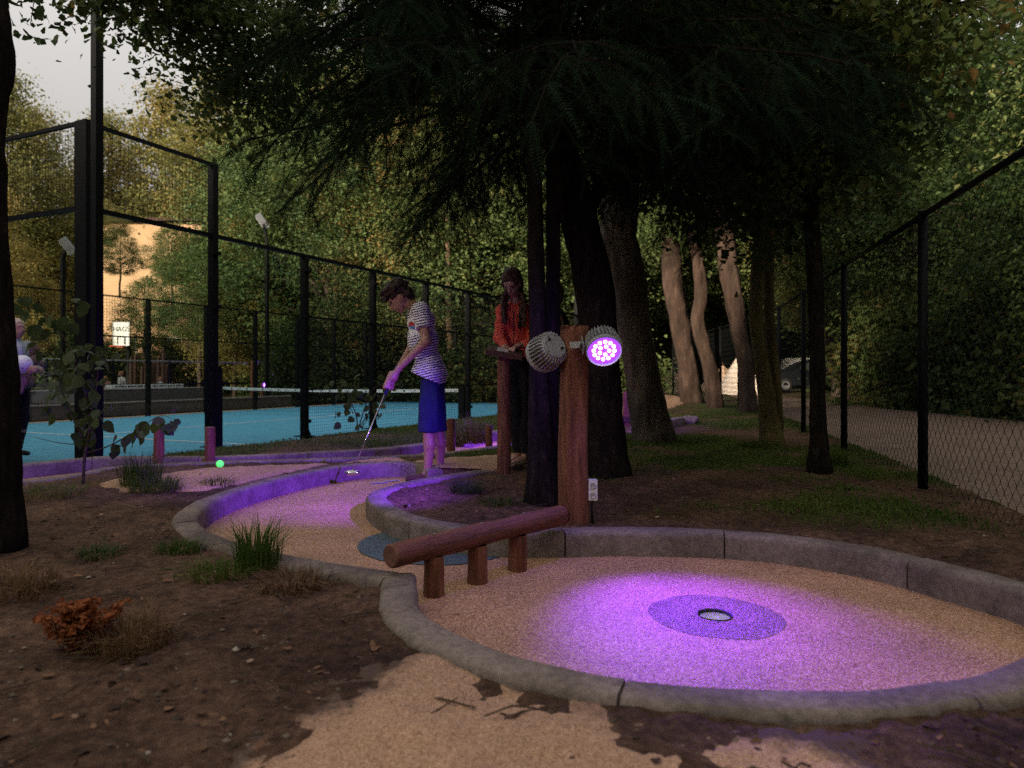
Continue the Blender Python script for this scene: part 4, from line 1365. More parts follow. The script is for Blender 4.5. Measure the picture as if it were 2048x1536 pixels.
pb = gpt(1147, 1052)
lpost = thing('lamp_post', 'reddish hewn timber post carrying two grey floodlights', 'post', pb)
D0 = pb[1]
ptop = CH - (655 - HZ) / F * D0
P = np.array([[pb[0] + dx, pb[1], z] for dx, z in ((0, pb[2] - .1), (.0, .25), (-.004, .5), (.003, .8), (.006, ptop - .01), (.006, ptop))])
pts = spline(P, .03)
hw = 27 / F * D0
n = 28
angs = np.linspace(0, 2 * np.pi, n, endpoint=False)
sq = 1 / np.maximum(np.abs(np.cos(angs)), np.abs(np.sin(angs))) ** .55          # rounded square section
crack = 1 - .16 * np.exp(-((angs - 4.55) / .09) ** 2)
Vv = []
for p in pts:
    taper = 1.08 - .10 * (p[2] - pb[2]) / (ptop - pb[2])
    r = hw * taper * sq * crack * (1 + .045 * fbm(np.cos(angs) * .9, np.sin(angs) * .9, p[2] * 1.6, 77, 2))
    Vv.append(np.c_[p[0] + r * np.cos(angs + .25), p[1] + r * np.sin(angs + .25), np.full(n, p[2])])
Vv.append(np.c_[Vv[-1][:, :2] * .93 + Vv[-1][:, :2].mean(0) * .07, np.full(n, ptop + .006)])
Vv = np.array(Vv)
i = np.arange(len(Vv) - 1)[:, None] * n; j = np.arange(n)[None]; k = (j + 1) % n
MB().add(Vv.reshape(-1, 3), np.stack([i + j, i + k, i + n + k, i + n + j], -1).reshape(-1, 4)).build('post', M['wood_red'], lpost, loc=pb, smooth=True)
top = Vv[-1]
MB().add(np.concatenate([top, top.mean(0)[None]]), None, [[q, (q + 1) % n, n] for q in range(n)]).build('end_grain', M['wood_end'], lpost, loc=pb)
for zc in (1.02, 1.0):
    pass

def floodlight(label, c, d, arm_from, s=1.0, lit_front=True, power=90, spread=62, aim=None, parts=True, group=None):
    """finned round floodlight: c centre of the back plate side, d beam direction"""
    d = np.asarray(d, float) / np.linalg.norm(d)
    R = frame(d)
    base = np.asarray(c, float)
    t = thing('floodlight', label, 'floodlight', base, group)
    O = np.zeros(3)
    Lh = .105 * s
    r0, r1 = .072 * s, .088 * s
    body = MB().lathe([(.0, -Lh), (r0 * .86, -Lh), (r0 * .9, -Lh + .006), (r0 * .9, -.02), (r1 * .97, -.012), (r1 * 1.0, 0), (r1 * 1.0, .014), (r1 * .93, .018), (r1 * .90, .010), (r1 * .90, .002), (0, .002)], 40, O, R).build('housing', M['alu'], t)
    if parts:
        for q in range(30):
            a = q / 30 * 2 * math.pi
            x, y = math.cos(a), math.sin(a)
            f = np.array([[r0 * .88, -Lh], [r0 * 1.12, -Lh + .01], [r1 * 1.06, -.014], [r0 * .88, -.014]])
            tn = np.array([-y, x, 0]) * .0022 * s
            Vf = np.array([np.array([rr_ * x, rr_ * y, zz]) + sg * tn for sg in (-1, 1) for rr_, zz in f]) @ R.T
            MB().add(Vf, [[0, 1, 2, 3], [7, 6, 5, 4], [0, 4, 5, 1], [1, 5, 6, 2], [2, 6, 7, 3], [3, 7, 4, 0]]).build('fin', M['alu'], t)
        bk = MB().lathe([(r0 * .84, -Lh - .001), (r0 * .84, -Lh - .007), (r0 * .80, -Lh - .009), (0, -Lh - .009)], 36, O, R).build('back_plate', M['galv'], t)
        for q in range(8):
            a = q / 8 * 2 * math.pi + .2
            MB().lathe([(.003, -Lh - .009), (.003, -Lh - .012), (0, -Lh - .012)], 8, R @ np.array([r0 * .74 * math.cos(a), r0 * .74 * math.sin(a), 0]), R).build('screw', M['black'], bk)
        for px_, py_ in ((.028, .030), (-.034, -.012)):
            MB().lathe([(.0075, -Lh - .009), (.0075, -Lh - .02), (0, -Lh - .02)], 12, R @ np.array([px_ * s, py_ * s, 0]), R).build('cable_gland', M['black'], bk)
    if lit_front:
        MB().lathe([(r1 * .90, .004), (0, .004)], 40, O, R).build('lens', M['led_glass'], t)
        rings_ = [(5, .024), (12, .050)] if parts else []
        if not parts:
            MB().lathe([(r1 * .6, .006), (0, .006)], 24, O, R).build('led', M['led_small'], t)
        for cnt, rad in rings_:
            for q in range(cnt):
                a = q / cnt * 2 * math.pi
                MB().lathe([(.0086 * s, .004), (.0086 * s, .009), (.006 * s, .012), (0, .013)], 12, R @ np.array([rad * s * math.cos(a), rad * s * math.sin(a), 0]), R).build('led', M['led'], t, smooth=True)
    if parts and arm_from is not None:
        a = np.asarray(arm_from, float) - base
        side_ = R[:, 0] if np.dot(R[:, 0], a) > 0 else -R[:, 0]
        e = side_ * (r1 + .012)
        mid = (a * .55 + e * .45)
        up = np.array([0, 0, 1.0])
        # flat bracket arm and side plate
        dirv = (e - R[:, 2] * .05) - a
        L_ = np.linalg.norm(dirv)
        zx = dirv / L_
        yx = np.cross(up, zx); yx /= np.linalg.norm(yx)
        xx = np.cross(yx, zx)
        MB().box((a + e - R[:, 2] * .05) / 2, (.034, .005, L_), np.stack([xx, yx, zx], 1)).build('bracket', M['galv'], t)
        MB().box(e - R[:, 2] * .045, (.006, .05, .10), np.stack([side_, np.cross(R[:, 2], side_), R[:, 2]], 1)).build('bracket_plate', M['galv'], t)
        MB().lathe([(.013, -.006), (.013, .012), (.0, .014)], 12, e - R[:, 2] * .04, frame(side_)).build('bolt', M['black'], t, smooth=True)
    if power:
        ad = d if aim is None else np.asarray(aim, float) - base
        spot('lamp_light', d * .03, ad, power, PURPLE, math.radians(spread), 1.0, .05, t)
        if parts:                      # the lens also scatters a little light wide of the beam
            spot('lens_spill', d * .035, d, 9, PURPLE, math.radians(170), .6, .06, t)
    return t

f1 = W(1208, 700, D0 - .17)
tgt = gp(1425, 1242, 0)
dv = tgt - f1; dv /= np.linalg.norm(dv)
floodlight('grey finned floodlight glowing purple white, aimed at the cup', f1, dv + np.array([-.15, 0, .19]), W(1140, 690, D0 - .105), 1.08, True, 250, 56, tgt)
spot('lamp_core', dv * .03, dv, 70, PURPLE, math.radians(24), 1.0, .05, bpy.data.objects['floodlight'])
f2c = W(1093, 706, D0 - .03)
tg2 = np.array([-1.95, 5.9, .05])
dv2 = tg2 - f2c; dv2 /= np.linalg.norm(dv2)
floodlight('grey finned floodlight on the post, turned away, round back plate showing', f2c + dv2 * .03, np.array([-.50, .80, -.36]), W(1124, 690, D0 - .06), 1.12, True, 420, 66, tg2)

sp = W(1185, 979, D0 - .02)
sock = thing('outlet_box', 'white double socket box fixed low on the timber lamp post', 'socket', (sp[0], sp[1], sp[2] - .05))
MB().box(sp, (.046, .055, .108)).build('housing', M['white'], sock, loc=sock.location)
for dz in (-.026, .026):
    o = MB().lathe([(.017, 0), (.017, .006), (.014, .007), (.013, .003), (0, .003)], 16, sp + np.array([0, -.0275, dz]), frame((0, -1, 0))).build('socket', M['offwhite'], sock, loc=sock.location)
    for dx in (-.006, .006):
        MB().lathe([(.0022, 0), (.0022, .001), (0, .001)], 8, sp + np.array([dx, -.031, dz]), frame((0, -1, 0))).build('pin_hole', M['black'], o, loc=sock.location)
MB().tube([sp - np.array([0, 0, .054]), sp - np.array([.004, 0, .10]), sp - np.array([.0, 0, .18])], .006, 8).build('cable', M['black'], sock, loc=sock.location, smooth=True)

# ------------------------------------------------------------------ score desk
dp = W(1008, 938, 5.95)
desk = thing('score_desk', 'timber lectern post with slanted dark writing board in front of the woman', 'desk', dp)
log_mesh(MB(), dp - np.array([0, 0, .1]), W(1008, 712, 5.95), 14 / F * 5.95, 13.5 / F * 5.95, 14, .05, 9, 6, 24).build('post', M['wood_red'], desk, loc=dp, smooth=True)
bc_ = W(1010, 705, 5.93)
Rb = (Matrix.Rotation(math.radians(-4), 3, 'Z') @ Matrix.Rotation(math.radians(14), 3, 'X') @ Matrix.Rotation(math.radians(9), 3, 'Y'))
bd = MB().box(bc_, (.30, .26, .028), Rb).build('board', M['wood_dark'], desk, loc=dp)
MB().box(bc_ + np.array(Rb) @ np.array([0, -.125, .022]), (.30, .02, .02), Rb).build('ledge', M['wood_dark'], bd, loc=dp)
pp = bc_ + np.array(Rb) @ np.array([-.02, .02, .0165])
card = thing('score_card', 'small pale score card lying on the slanted board', 'card', pp)
MB().box(pp, (.10, .15, .002), Rb).build('paper', M['offwhite'], card, loc=pp)

# ------------------------------------------------------------------ people: bodies as one surface grown from a field
def rc(a, b, ra, rb): return ('c', np.asarray(a, float), np.asarray(b, float), ra, rb)
def el(c, r, R=None): return ('e', np.asarray(c, float), np.asarray(r, float), np.eye(3) if R is None else np.asarray(R, float))

def field_mesh(prims, h, k=.03, cuts=(), noise=None, pad=.04):
    """smooth union of capsules and ellipsoids -> surface nets"""
    lo, hi = np.full(3, 1e9), np.full(3, -1e9)
    bb = []
    for p in prims:
        if p[0] == 'c':
            l = np.minimum(p[1] - p[3], p[2] - p[4]); u = np.maximum(p[1] + p[3], p[2] + p[4])
        else:
            m = max(p[2]); l, u = p[1] - m, p[1] + m
        bb.append((l - pad, u + pad))
        lo, hi = np.minimum(lo, l), np.maximum(hi, u)
    lo -= 2 * h + .01; hi += 2 * h + .01
    n = np.ceil((hi - lo) / h).astype(int) + 1
    Fd = np.full(n, 1.0, np.float32)
    ax = [lo[c] + np.arange(n[c]) * h for c in range(3)]
    for p, (l, u) in zip(prims, bb):
        i0 = np.clip(((l - lo) / h).astype(int), 0, n - 1); i1 = np.clip(((u - lo) / h).astype(int) + 2, 1, n)
        x, y, z = np.meshgrid(*[ax[c][i0[c]:i1[c]] for c in range(3)], indexing='ij')
        Pq = np.stack([x, y, z], -1)
        if p[0] == 'c':
            ab = p[2] - p[1]
            t = np.clip(((Pq - p[1]) @ ab) / (ab @ ab + 1e-12), 0, 1)
            dd = np.linalg.norm(Pq - p[1] - t[..., None] * ab, axis=-1) - (p[3] + (p[4] - p[3]) * t)
        else:
            q = (Pq - p[1]) @ p[3]
            k0 = np.linalg.norm(q / p[2], axis=-1); k1 = np.linalg.norm(q / p[2] ** 2, axis=-1)
            dd = k0 * (k0 - 1) / (k1 + 1e-9)
            dd = np.where(k0 < 1e-3, -min(p[2]), dd)
        s = Fd[i0[0]:i1[0], i0[1]:i1[1], i0[2]:i1[2]]
        hh = np.clip(.5 + .5 * (s - dd) / k, 0, 1)
        Fd[i0[0]:i1[0], i0[1]:i1[1], i0[2]:i1[2]] = (s * (1 - hh) + dd * hh - k * hh * (1 - hh)).astype(np.float32)
    if noise or cuts:
        x, y, z = np.meshgrid(*ax, indexing='ij')
        if noise:
            nz = np.zeros_like(Fd)
            m = np.abs(Fd) < .06
            nz[m] = noise[0] * fbm(x[m] * noise[1], y[m] * noise[1], z[m] * noise[1], noise[2], 3)
            Fd = Fd + nz
        for pt, nr in cuts:                 # keep the side the normal points away from
            nr = np.asarray(nr, float) / np.linalg.norm(nr)
            Fd = np.maximum(Fd, (x - pt[0]) * nr[0] + (y - pt[1]) * nr[1] + (z - pt[2]) * nr[2])
    S = Fd < 0
    # surface nets
    c8 = [S[a:n[0] - 1 + a, b:n[1] - 1 + b, c:n[2] - 1 + c] for a in (0, 1) for b in (0, 1) for c in (0, 1)]
    cnt = sum(c.astype(int) for c in c8)
    act = (cnt > 0) & (cnt < 8)
    idx = np.full(act.shape, -1); idx[act] = np.arange(act.sum())
    I = np.argwhere(act)
    acc = np.zeros((len(I), 3)); w = np.zeros(len(I))
    co = [(a, b, c) for a in (0, 1) for b in (0, 1) for c in (0, 1)]
    for e0 in co:
        for d in range(3):
            if e0[d]: continue
            e1 = list(e0); e1[d] = 1
            f0 = Fd[I[:, 0] + e0[0], I[:, 1] + e0[1], I[:, 2] + e0[2]]; f1_ = Fd[I[:, 0] + e1[0], I[:, 1] + e1[1], I[:, 2] + e1[2]]
            m = (f0 < 0) != (f1_ < 0)
            t = np.where(m, f0 / (f0 - f1_ + 1e-12), 0)
            pt = np.array(e0, float)[None] + 0 * acc
            pt[:, d] = t
            acc[m] += pt[m]; w[m] += 1
    Vt = lo + (I + acc / np.maximum(w, 1)[:, None]) * h
    Qs = []
    for d in range(3):
        a, b = (d + 1) % 3, (d + 2) % 3
        sl0 = [slice(1, n[c] - 1) for c in range(3)]; sl1 = list(sl0)
        sl0[d] = slice(0, n[d] - 1); sl1[d] = slice(1, n[d])
        s0, s1 = S[tuple(sl0)], S[tuple(sl1)]
        for flip, m in ((False, s0 & ~s1), (True, ~s0 & s1)):
            J = np.argwhere(m)
            if not len(J): continue
            off = np.ones(3, int); off[d] = 0
            J = J + off
            def at_(da, db):
                K = J.copy(); K[:, a] += da; K[:, b] += db
                return idx[K[:, 0], K[:, 1], K[:, 2]]
            q = np.stack([at_(-1, -1), at_(0, -1), at_(0, 0), at_(-1, 0)], 1)
            Qs.append(q[:, ::-1] if flip else q)
    Q_ = np.concatenate(Qs)
    Q_ = Q_[(Q_ >= 0).all(1)]
    # relax a little
    return MB().add(Vt, Q_)

def skinmat(name, col):
    m, nt, b, out = newmat(name)
    b.inputs['Base Color'].default_value = (*col, 1)
    b.inputs['Roughness'].default_value = .5
    b.inputs['Subsurface Weight'].default_value = .08
    b.inputs['Subsurface Radius'].default_value = (.01, .004, .002)
    return m
M['skin'] = skinmat('skin', (.42, .23, .16))
M['skin_tan'] = skinmat('skin_tan', (.36, .19, .125))
M['hair_brown'] = nmat('hair_brown', [(.3, (.018, .010, .007)), (.7, (.055, .028, .017))], 60, .55, .6, 90)
M['hair_long'] = nmat('hair_long', [(.3, (.022, .011, .007)), (.7, (.085, .040, .022))], 30, .5, .6, 60, stretch=(4, 4, .4))
M['hair_blond'] = nmat('hair_blond', [(.3, (.40, .30, .20)), (.7, (.62, .50, .36))], 40, .6, .5, 60)
M['hair_ginger'] = nmat('hair_ginger', [(.3, (.20, .075, .03)), (.7, (.36, .15, .06))], 40, .6, .5, 60)
M['jacket_red'] = nmat('jacket_red', [(.3, (.55, .075, .045)), (.7, (.72, .115, .07))], 10, .85, .7, 14, bdist=.02)
M['navy'] = nmat('navy', [(.3, (.008, .013, .055)), (.7, (.014, .020, .085))], 12, .85, .5, 16, bdist=.015)
M['black_cloth'] = nmat('black_cloth', [(.3, (.006, .006, .008)), (.7, (.016, .015, .017))], 12, .85, .4, 18, bdist=.015)
M['jeans'] = nmat('jeans', [(.3, (.10, .15, .22)), (.7, (.18, .25, .34))], 18, .85, .5, 20, bdist=.012)
M['pale_blue'] = nmat('pale_blue', [(.3, (.30, .33, .36)), (.7, (.42, .45, .48))], 10, .85, .6, 14, bdist=.02)
M['pink_cloth'] = nmat('pink_cloth', [(.3, (.24, .12, .11)), (.7, (.36, .20, .18))], 14, .9, .8, 22, bdist=.02)
M['maroon'] = nmat('maroon', [(.3, (.09, .02, .02)), (.7, (.16, .04, .035))], 14, .9, .6, 22)
M['leather_tan'] = pmat('leather_tan', (.30, .20, .13), .6)
M['white_shirt'] = nmat('white_shirt', [(.3, (.55, .52, .48)), (.7, (.70, .67, .62))], 12, .85, .4, 18)

def head(c, R, s=1.0):
    """skull, jaw, nose, brow, lips, ears; R columns: right, forward, up"""
    L = lambda x, y, z: c + R @ (np.array([x, y, z]) * s)
    p = [el(L(0, -.012, .02), np.array([.074, .095, .092]) * s, R), el(L(0, .03, -.035), np.array([.060, .062, .075]) * s, R), rc(L(0, .052, -.085), L(0, .045, -.075), .028 * s, .03 * s),
         rc(L(0, .086, .012), L(0, .106, -.028), .010 * s, .014 * s), rc(L(-.03, .080, .028), L(.03, .080, .028), .014 * s, .014 * s), rc(L(-.018, .082, -.060), L(.018, .082, -.060), .011 * s, .011 * s),
         el(L(.074, -.008, -.01), np.array([.010, .018, .030]) * s, R), el(L(-.074, -.008, -.01), np.array([.010, .018, .030]) * s, R)]
    return p
def eyes(parent, loc, c, R, s=1.0):
    for sg in (-1, 1):
        pt = c + R @ (np.array([sg * .030, .083, .004]) * s)
        MB().lathe([(0, -.009), (.007, -.006), (.0095, 0), (.007, .006), (0, .009)], 8, pt, R).build('eye', M['black'], parent, loc=loc, smooth=True)

def grip_hand(c, axis, wrist, s=1.0, side=1):
    """hand closed round a shaft at c along axis, palm towards the wrist"""
    axis = axis / np.linalg.norm(axis)
    out = wrist - c; out -= axis * (out @ axis); out /= np.linalg.norm(out)
    tan = np.cross(axis, out) * side
    p = [rc(wrist, c + out * .03, .025 * s, .030 * s), el(c + out * .026, np.array([.020, .038, .040]) * s, np.stack([out, tan, axis], 1))]
    for i, (o, l) in enumerate(((-.030, .9), (-.010, 1.05), (.010, 1.0), (.029, .82))):
        pts = [c + axis * o + (out * math.cos(a) + tan * math.sin(a)) * r_ for a, r_ in ((.55, .036), (1.5, .030), (2.5, .027), (3.4 * l, .025))]
        for a_, b_ in zip(pts[:-1], pts[1:]): p.append(rc(a_, b_, .0092 * s, .0085 * s))
    th = [c + out * .034 - tan * .012 - axis * .012, c - tan * .028 + out * .008 + axis * .012, c - tan * .022 - out * .016 + axis * .030]
    p += [rc(th[0], th[1], .012, .0105), rc(th[1], th[2], .0105, .009)]
    return p

def open_hand(wrist, fwd, palm, s=1.0, side=1, curl=.5):
    """relaxed hand: fwd along the forearm, palm the way the palm looks"""
    f = fwd / np.linalg.norm(fwd)
    pm = palm - f * (palm @ f); pm /= np.linalg.norm(pm)
    x = np.cross(f, pm) * side
    c = wrist + f * .05 * s
    p = [rc(wrist, c, .024 * s, .026 * s), el(c + f * .006, np.array([.040, .046, .017]) * s, np.stack([x, f, pm], 1))]
    for i, (o, l) in enumerate(((-.030, .85), (-.010, 1.0), (.011, 1.06), (.031, .95))):
        k0 = wrist + f * (.092 - .006 * abs(i - 1.6)) * s + x * o * s
        d1 = f * math.cos(curl * .5) + pm * math.sin(curl * .5)
        d2 = f * math.cos(curl * 1.3) + pm * math.sin(curl * 1.3)
        k1 = k0 + d1 * .040 * l * s; k2 = k1 + d2 * .038 * l * s
        p += [rc(k0 - f * .02, k1, .0098 * s, .009 * s), rc(k1, k2, .009 * s, .0075 * s)]
    t0 = wrist + f * .03 * s + x * .034 * s
    t1 = t0 + (f * .6 + x * .7 + pm * .35) * .036 * s
    t2 = t1 + (f * .9 + x * .15 + pm * .3) * .030 * s
    p += [rc(t0, t1, .013 * s, .011 * s), rc(t1, t2, .011 * s, .0085 * s)]
    return p

def flat(c, n): return (np.asarray(c, float), np.asarray(n, float))

# ---- the boy with the putter
YB = 6.2
def B(px, py, dy=0.0): return W(px, py, YB + dy)
foot = np.array([B(866, 955)[0], YB, 0.0])
boy = thing('person', 'curly haired person in white striped shirt and blue shorts bending over a putter', 'person', foot)
hd = B(799, 596, -.02)
fw = np.array([-.80, -.10, -.60]); fw /= np.linalg.norm(fw)          # looks down at the ball
rt = np.cross(fw, [0, 0, 1.0]); rt /= np.linalg.norm(rt)
RH = np.stack([rt, fw, np.cross(rt, fw)], 1)
neck0, neck1 = B(836, 616, 0), B(818, 606, -.01)
shL, shR = B(843, 622, -.16), B(836, 622, .14)                     # near shoulder is the left one
elL, elR = B(853, 682, -.22), B(826, 690, .10)
hipc = B(864, 742)
wrL, wrR = B(797, 738, -.16), B(800, 732, -.02)
hand1, hand2 = B(786, 757, -.12), B(780, 770, -.12)
club_top, club_tip = B(790, 742, -.12), W(704, 944, 5.78)
cax = (club_tip - club_top) / np.linalg.norm(club_tip - club_top)
hand1 = club_top + cax * .06; hand2 = club_top + cax * .135
kneeL, kneeR = B(856, 853, -.12), B(876, 853, .06)
ankL, ankR = np.array([B(858, 930)[0], YB - .11, .075]), np.array([B(878, 930)[0], YB + .07, .075])
hipL, hipR = hipc + [0, -.09, 0], hipc + [.01, .09, 0]
bp = head(hd, RH, 1.0)
bp += [rc(neck0, neck1, .054, .050), rc(B(847, 640), B(860, 735), .085, .075), rc(shL, elL, .048, .038), rc(elL, wrL, .038, .024), rc(shR, elR, .048, .038), rc(elR, wrR, .038, .024)]
bp += grip_hand(hand1, cax, wrL, .95, 1) + grip_hand(hand2, cax, wrR, .95, -1)
for hp_, kn, an in ((hipL, kneeL, ankL), (hipR, kneeR, ankR)):
    calf = kn * .62 + an * .38 + np.array([.016, 0, 0])
    bp += [rc(hp_ + [0, .03 if hp_[1] < hipc[1] else -.03, -.10], kn, .058, .052), rc(kn, calf, .050, .052), rc(calf, an, .050, .031), rc(an, an + [-.10, -.01, -.05], .030, .020)]
field_mesh(bp, .0065, .022).build('body', M['skin_tan'], boy, loc=foot, smooth=True)
LH = lambda x, y, z: hd + RH @ np.array([x, y, z])
hp_ = [el(LH(0, -.022, .055), (.090, .108, .078), RH), el(LH(0, -.075, .0), (.075, .055, .085), RH)]
rr2 = np.random.default_rng(3)
for q in range(90):
    a, e = rr2.uniform(0, 6.28), rr2.uniform(.15, 1.5)
    v_ = np.array([math.cos(a) * math.cos(e) * .085, math.sin(a) * math.cos(e) * .108 - .015, math.sin(e) * .082 + .060])
    hp_.append(el(LH(*v_), np.full(3, rr2.uniform(.016, .030))))
for q in range(26):
    hp_.append(el(LH(rr2.uniform(-.07, .07), .085 + rr2.uniform(-.02, .03), .075 + rr2.uniform(-.02, .05)), np.full(3, rr2.uniform(.014, .024))))
for q in range(24):
    hp_.append(el(LH(rr2.choice([-1, 1]) * rr2.uniform(.06, .082), rr2.uniform(-.09, -.02), rr2.uniform(-.02, .06)), np.full(3, rr2.uniform(.014, .022))))
field_mesh(hp_, .006, .010, (), (.010, 42, 5)).build('hair', M['hair_brown'], boy, loc=foot, smooth=True)
eyes(boy, foot, hd, RH)

def shirtmat():
    m, nt, b, out = newmat('striped_cotton')
    tc = node(nt, 'ShaderNodeTexCoord')
    sx = node(nt, 'ShaderNodeSeparateXYZ')
    nt.links.new(tc.outputs['Object'], sx.inputs[0])
    def mth(op, a, bb=None, c=None):
        n_ = node(nt, 'ShaderNodeMath', operation=op)
        for k_, v_ in enumerate((a, bb, c)):
            if v_ is None: continue
            if isinstance(v_, (int, float)): n_.inputs[k_].default_value = v_
            else: nt.links.new(v_, n_.inputs[k_])
        return n_.outputs[0]
    nz = node(nt, 'ShaderNodeTexNoise', i_Scale=9, i_Detail=2)
    nt.links.new(tc.outputs['Object'], nz.inputs['Vector'])
    w = mth('MULTIPLY_ADD', nz.outputs['Fac'], .03, sx.outputs[2])
    w = mth('MULTIPLY_ADD', sx.outputs[0], -.22, w)
    ph = mth('FRACT', mth('MULTIPLY', w, 1 / .0215))
    st_ = mth('GREATER_THAN', ph, .60)
    # the printed chest patch with its round emblem, on the side turned to the viewer
    pc = B(829, 655) - foot
    near_ = mth('LESS_THAN', sx.outputs[1], -.02)
    dx = mth('SUBTRACT', sx.outputs[0], float(pc[0])); dz = mth('SUBTRACT', sx.outputs[2], float(pc[2]))
    dxs = mth('MULTIPLY_ADD', dz, .35, dx)
    inb = mth('MULTIPLY', mth('LESS_THAN', mth('ABSOLUTE', dxs), .042), mth('LESS_THAN', mth('ABSOLUTE', dz), .075))
    inb = mth('MULTIPLY', inb, near_)
    dz2 = mth('SUBTRACT', dz, .006)
    rr_ = mth('SQRT', mth('ADD', mth('MULTIPLY', dxs, dxs), mth('MULTIPLY', dz2, dz2)))
    disc = mth('MULTIPLY', mth('LESS_THAN', rr_, .034), near_)
    c1 = node(nt, 'ShaderNodeMix', data_type='RGBA'); c1.inputs[6].default_value = (.72, .70, .68, 1); c1.inputs[7].default_value = (.02, .022, .06, 1)
    nt.links.new(st_, c1.inputs[0])
    c2 = node(nt, 'ShaderNodeMix', data_type='RGBA'); c2.inputs[7].default_value = (.70, .68, .68, 1)
    nt.links.new(c1.outputs[2], c2.inputs[6]); nt.links.new(inb, c2.inputs[0])
    half = node(nt, 'ShaderNodeMix', data_type='RGBA'); half.inputs[6].default_value = (.10, .20, .42, 1); half.inputs[7].default_value = (.50, .05, .04, 1)
    nt.links.new(mth('GREATER_THAN', dz2, .0), half.inputs[0])
    c3 = node(nt, 'ShaderNodeMix', data_type='RGBA')
    nt.links.new(c2.outputs[2], c3.inputs[6]); nt.links.new(half.outputs[2], c3.inputs[7]); nt.links.new(disc, c3.inputs[0])
    nt.links.new(c3.outputs[2], b.inputs['Base Color'])
    b.inputs['Roughness'].default_value = .9
    n2 = node(nt, 'ShaderNodeTexNoise', i_Scale=11, i_Detail=3)
    nt.links.new(tc.outputs['Object'], n2.inputs['Vector'])
    bn = node(nt, 'ShaderNodeBump', i_Strength=.6, i_Distance=.03)
    nt.links.new(n2.outputs['Fac'], bn.inputs['Height']); nt.links.new(bn.outputs[0], b.inputs['Normal'])
    return m
M['shirt'] = shirtmat()
ds = (elL - shL) / np.linalg.norm(elL - shL); dsr = (elR - shR) / np.linalg.norm(elR - shR)
sh = [el(B(843, 640, -.01), (.118, .165, .10)), rc(B(838, 625, -.10), B(838, 625, .09), .070, .070), el(B(846, 680, -.01), (.135, .165, .16)), el(B(858, 728, 0), (.120, .158, .14)),
      rc(B(853, 754, -.085), B(864, 748, .075), .142, .135), rc(B(836, 770, -.03), B(836, 770, .04), .05, .05)]
hemn = np.array([-.42, 0, -1.0])
hem_ = flat(B(858, 757), hemn / np.linalg.norm(hemn))
shm = field_mesh(sh, .0075, .05, [hem_], (.007, 9, 8)).build('shirt', M['shirt'], boy, loc=foot, smooth=True)
for a_, e_, d_ in ((shL, elL, ds), (shR, elR, dsr)):
    field_mesh([rc(a_ + [-.01, 0, .0], a_ + d_ * .17, .082, .072)], .0075, .03, [flat(a_ + d_ * .155, d_)], (.006, 10, 9)).build('sleeve', M['shirt'], boy, loc=foot, smooth=True)
so = [el(hipc + [0, 0, -.05], (.100, .135, .11))]
cuts_ = []
so += [rc(B(846, 800, -.13), B(842, 858, -.13), .03, .026), rc(B(872, 790, -.15), B(872, 858, -.13), .028, .03)]     # cloth folds
for hp2, kn in ((hipL, kneeL), (hipR, kneeR)):
    so.append(rc(hp2 + [0, .02 if hp2[1] < hipc[1] else -.02, -.06], kn + [0, 0, -.03], .090, .078))
field_mesh(so, .0075, .03, [flat(B(860, 862), (-.05, 0, -1)), flat(hipc + [0, 0, .075], (0, 0, 1))], (.004, 10, 12)).build('shorts', M['navy'], boy, loc=foot, smooth=True)
for an in (ankL, ankR):
    field_mesh([rc(an + [.035, 0, -.04], an + [-.15, -.01, -.045], .040, .036), rc(an + [.03, 0, -.035], an + [-.04, 0, -.03], .040, .038)], .0075, .02, [flat((0, 0, .004), (0, 0, -1))]).build('shoe', M['wood_dark'], boy, loc=foot, smooth=True)

putter = thing('putter', 'steel minigolf putter swung above the lit lane by the striped shirt', 'golf club', club_tip)
MB().tube([club_top - cax * .06, club_top + cax * .22], [.0135, .0115], 12).build('grip', M['navy'], putter, loc=club_tip, smooth=True)
MB().tube([club_top + cax * .2, club_tip], [.0068, .0060], 10).build('shaft', M['steel'], putter, loc=club_tip, smooth=True)
MB().tube([club_tip + [-.055, .01, -.006], club_tip + [-.02, .004, -.008], club_tip + [.03, -.004, -.006], club_tip + [.06, -.01, -.002]], [.014, .022, .021, .012], 14).build('club_head', M['steel'], putter, loc=club_tip, smooth=True)

M['ball_green'] = emat('ball_green', (.10, .75, .13), .55)
gb = gp(440, 931, .13); gb[2] = float(g(gb[0], gb[1])) + .034
ballg = tag(MB().lathe([(.032 * math.sin(a), -.032 * math.cos(a)) for a in np.linspace(0.001, math.pi - .001, 16)], 20, (0, 0, 0)).build('golf_ball', M['ball_green'], smooth=True), 'glowing green golf ball lying on the gravel path', 'ball')
ballg.location = gb

# ---- the woman at the desk
YW = 6.3
def Q_(px, py, dy=0.0): return W(px, py, YW + dy)
wf = np.array([Q_(1044, 900)[0], YW, .12])
wom = thing('person', 'long haired person in red zip jacket and black leggings standing at the score desk', 'person', wf)
hd = Q_(1023, 566, -.04)
fw = np.array([-.25, -.78, -.58]); fw /= np.linalg.norm(fw)
rt = np.cross(fw, [0, 0, 1.0]); rt /= np.linalg.norm(rt)
RH = np.stack([rt, fw, np.cross(rt, fw)], 1)
nk0, nk1 = Q_(1032, 608, .02), Q_(1026, 588, -.01)
sR, sL = Q_(1006, 622, 0), Q_(1062, 622, .05)
eR, eL = Q_(1000, 676, -.04), Q_(1070, 680, -.10)
wR_, wL_ = Q_(1010, 694, -.22), Q_(1046, 690, -.26)
hpc = Q_(1036, 722, .04)
kR, kL = Q_(1028, 822, 0), Q_(1050, 822, .04)
aR, aL = Q_(1036, 908, .05), Q_(1050, 908, -.02)
pr = head(hd, RH, .97)
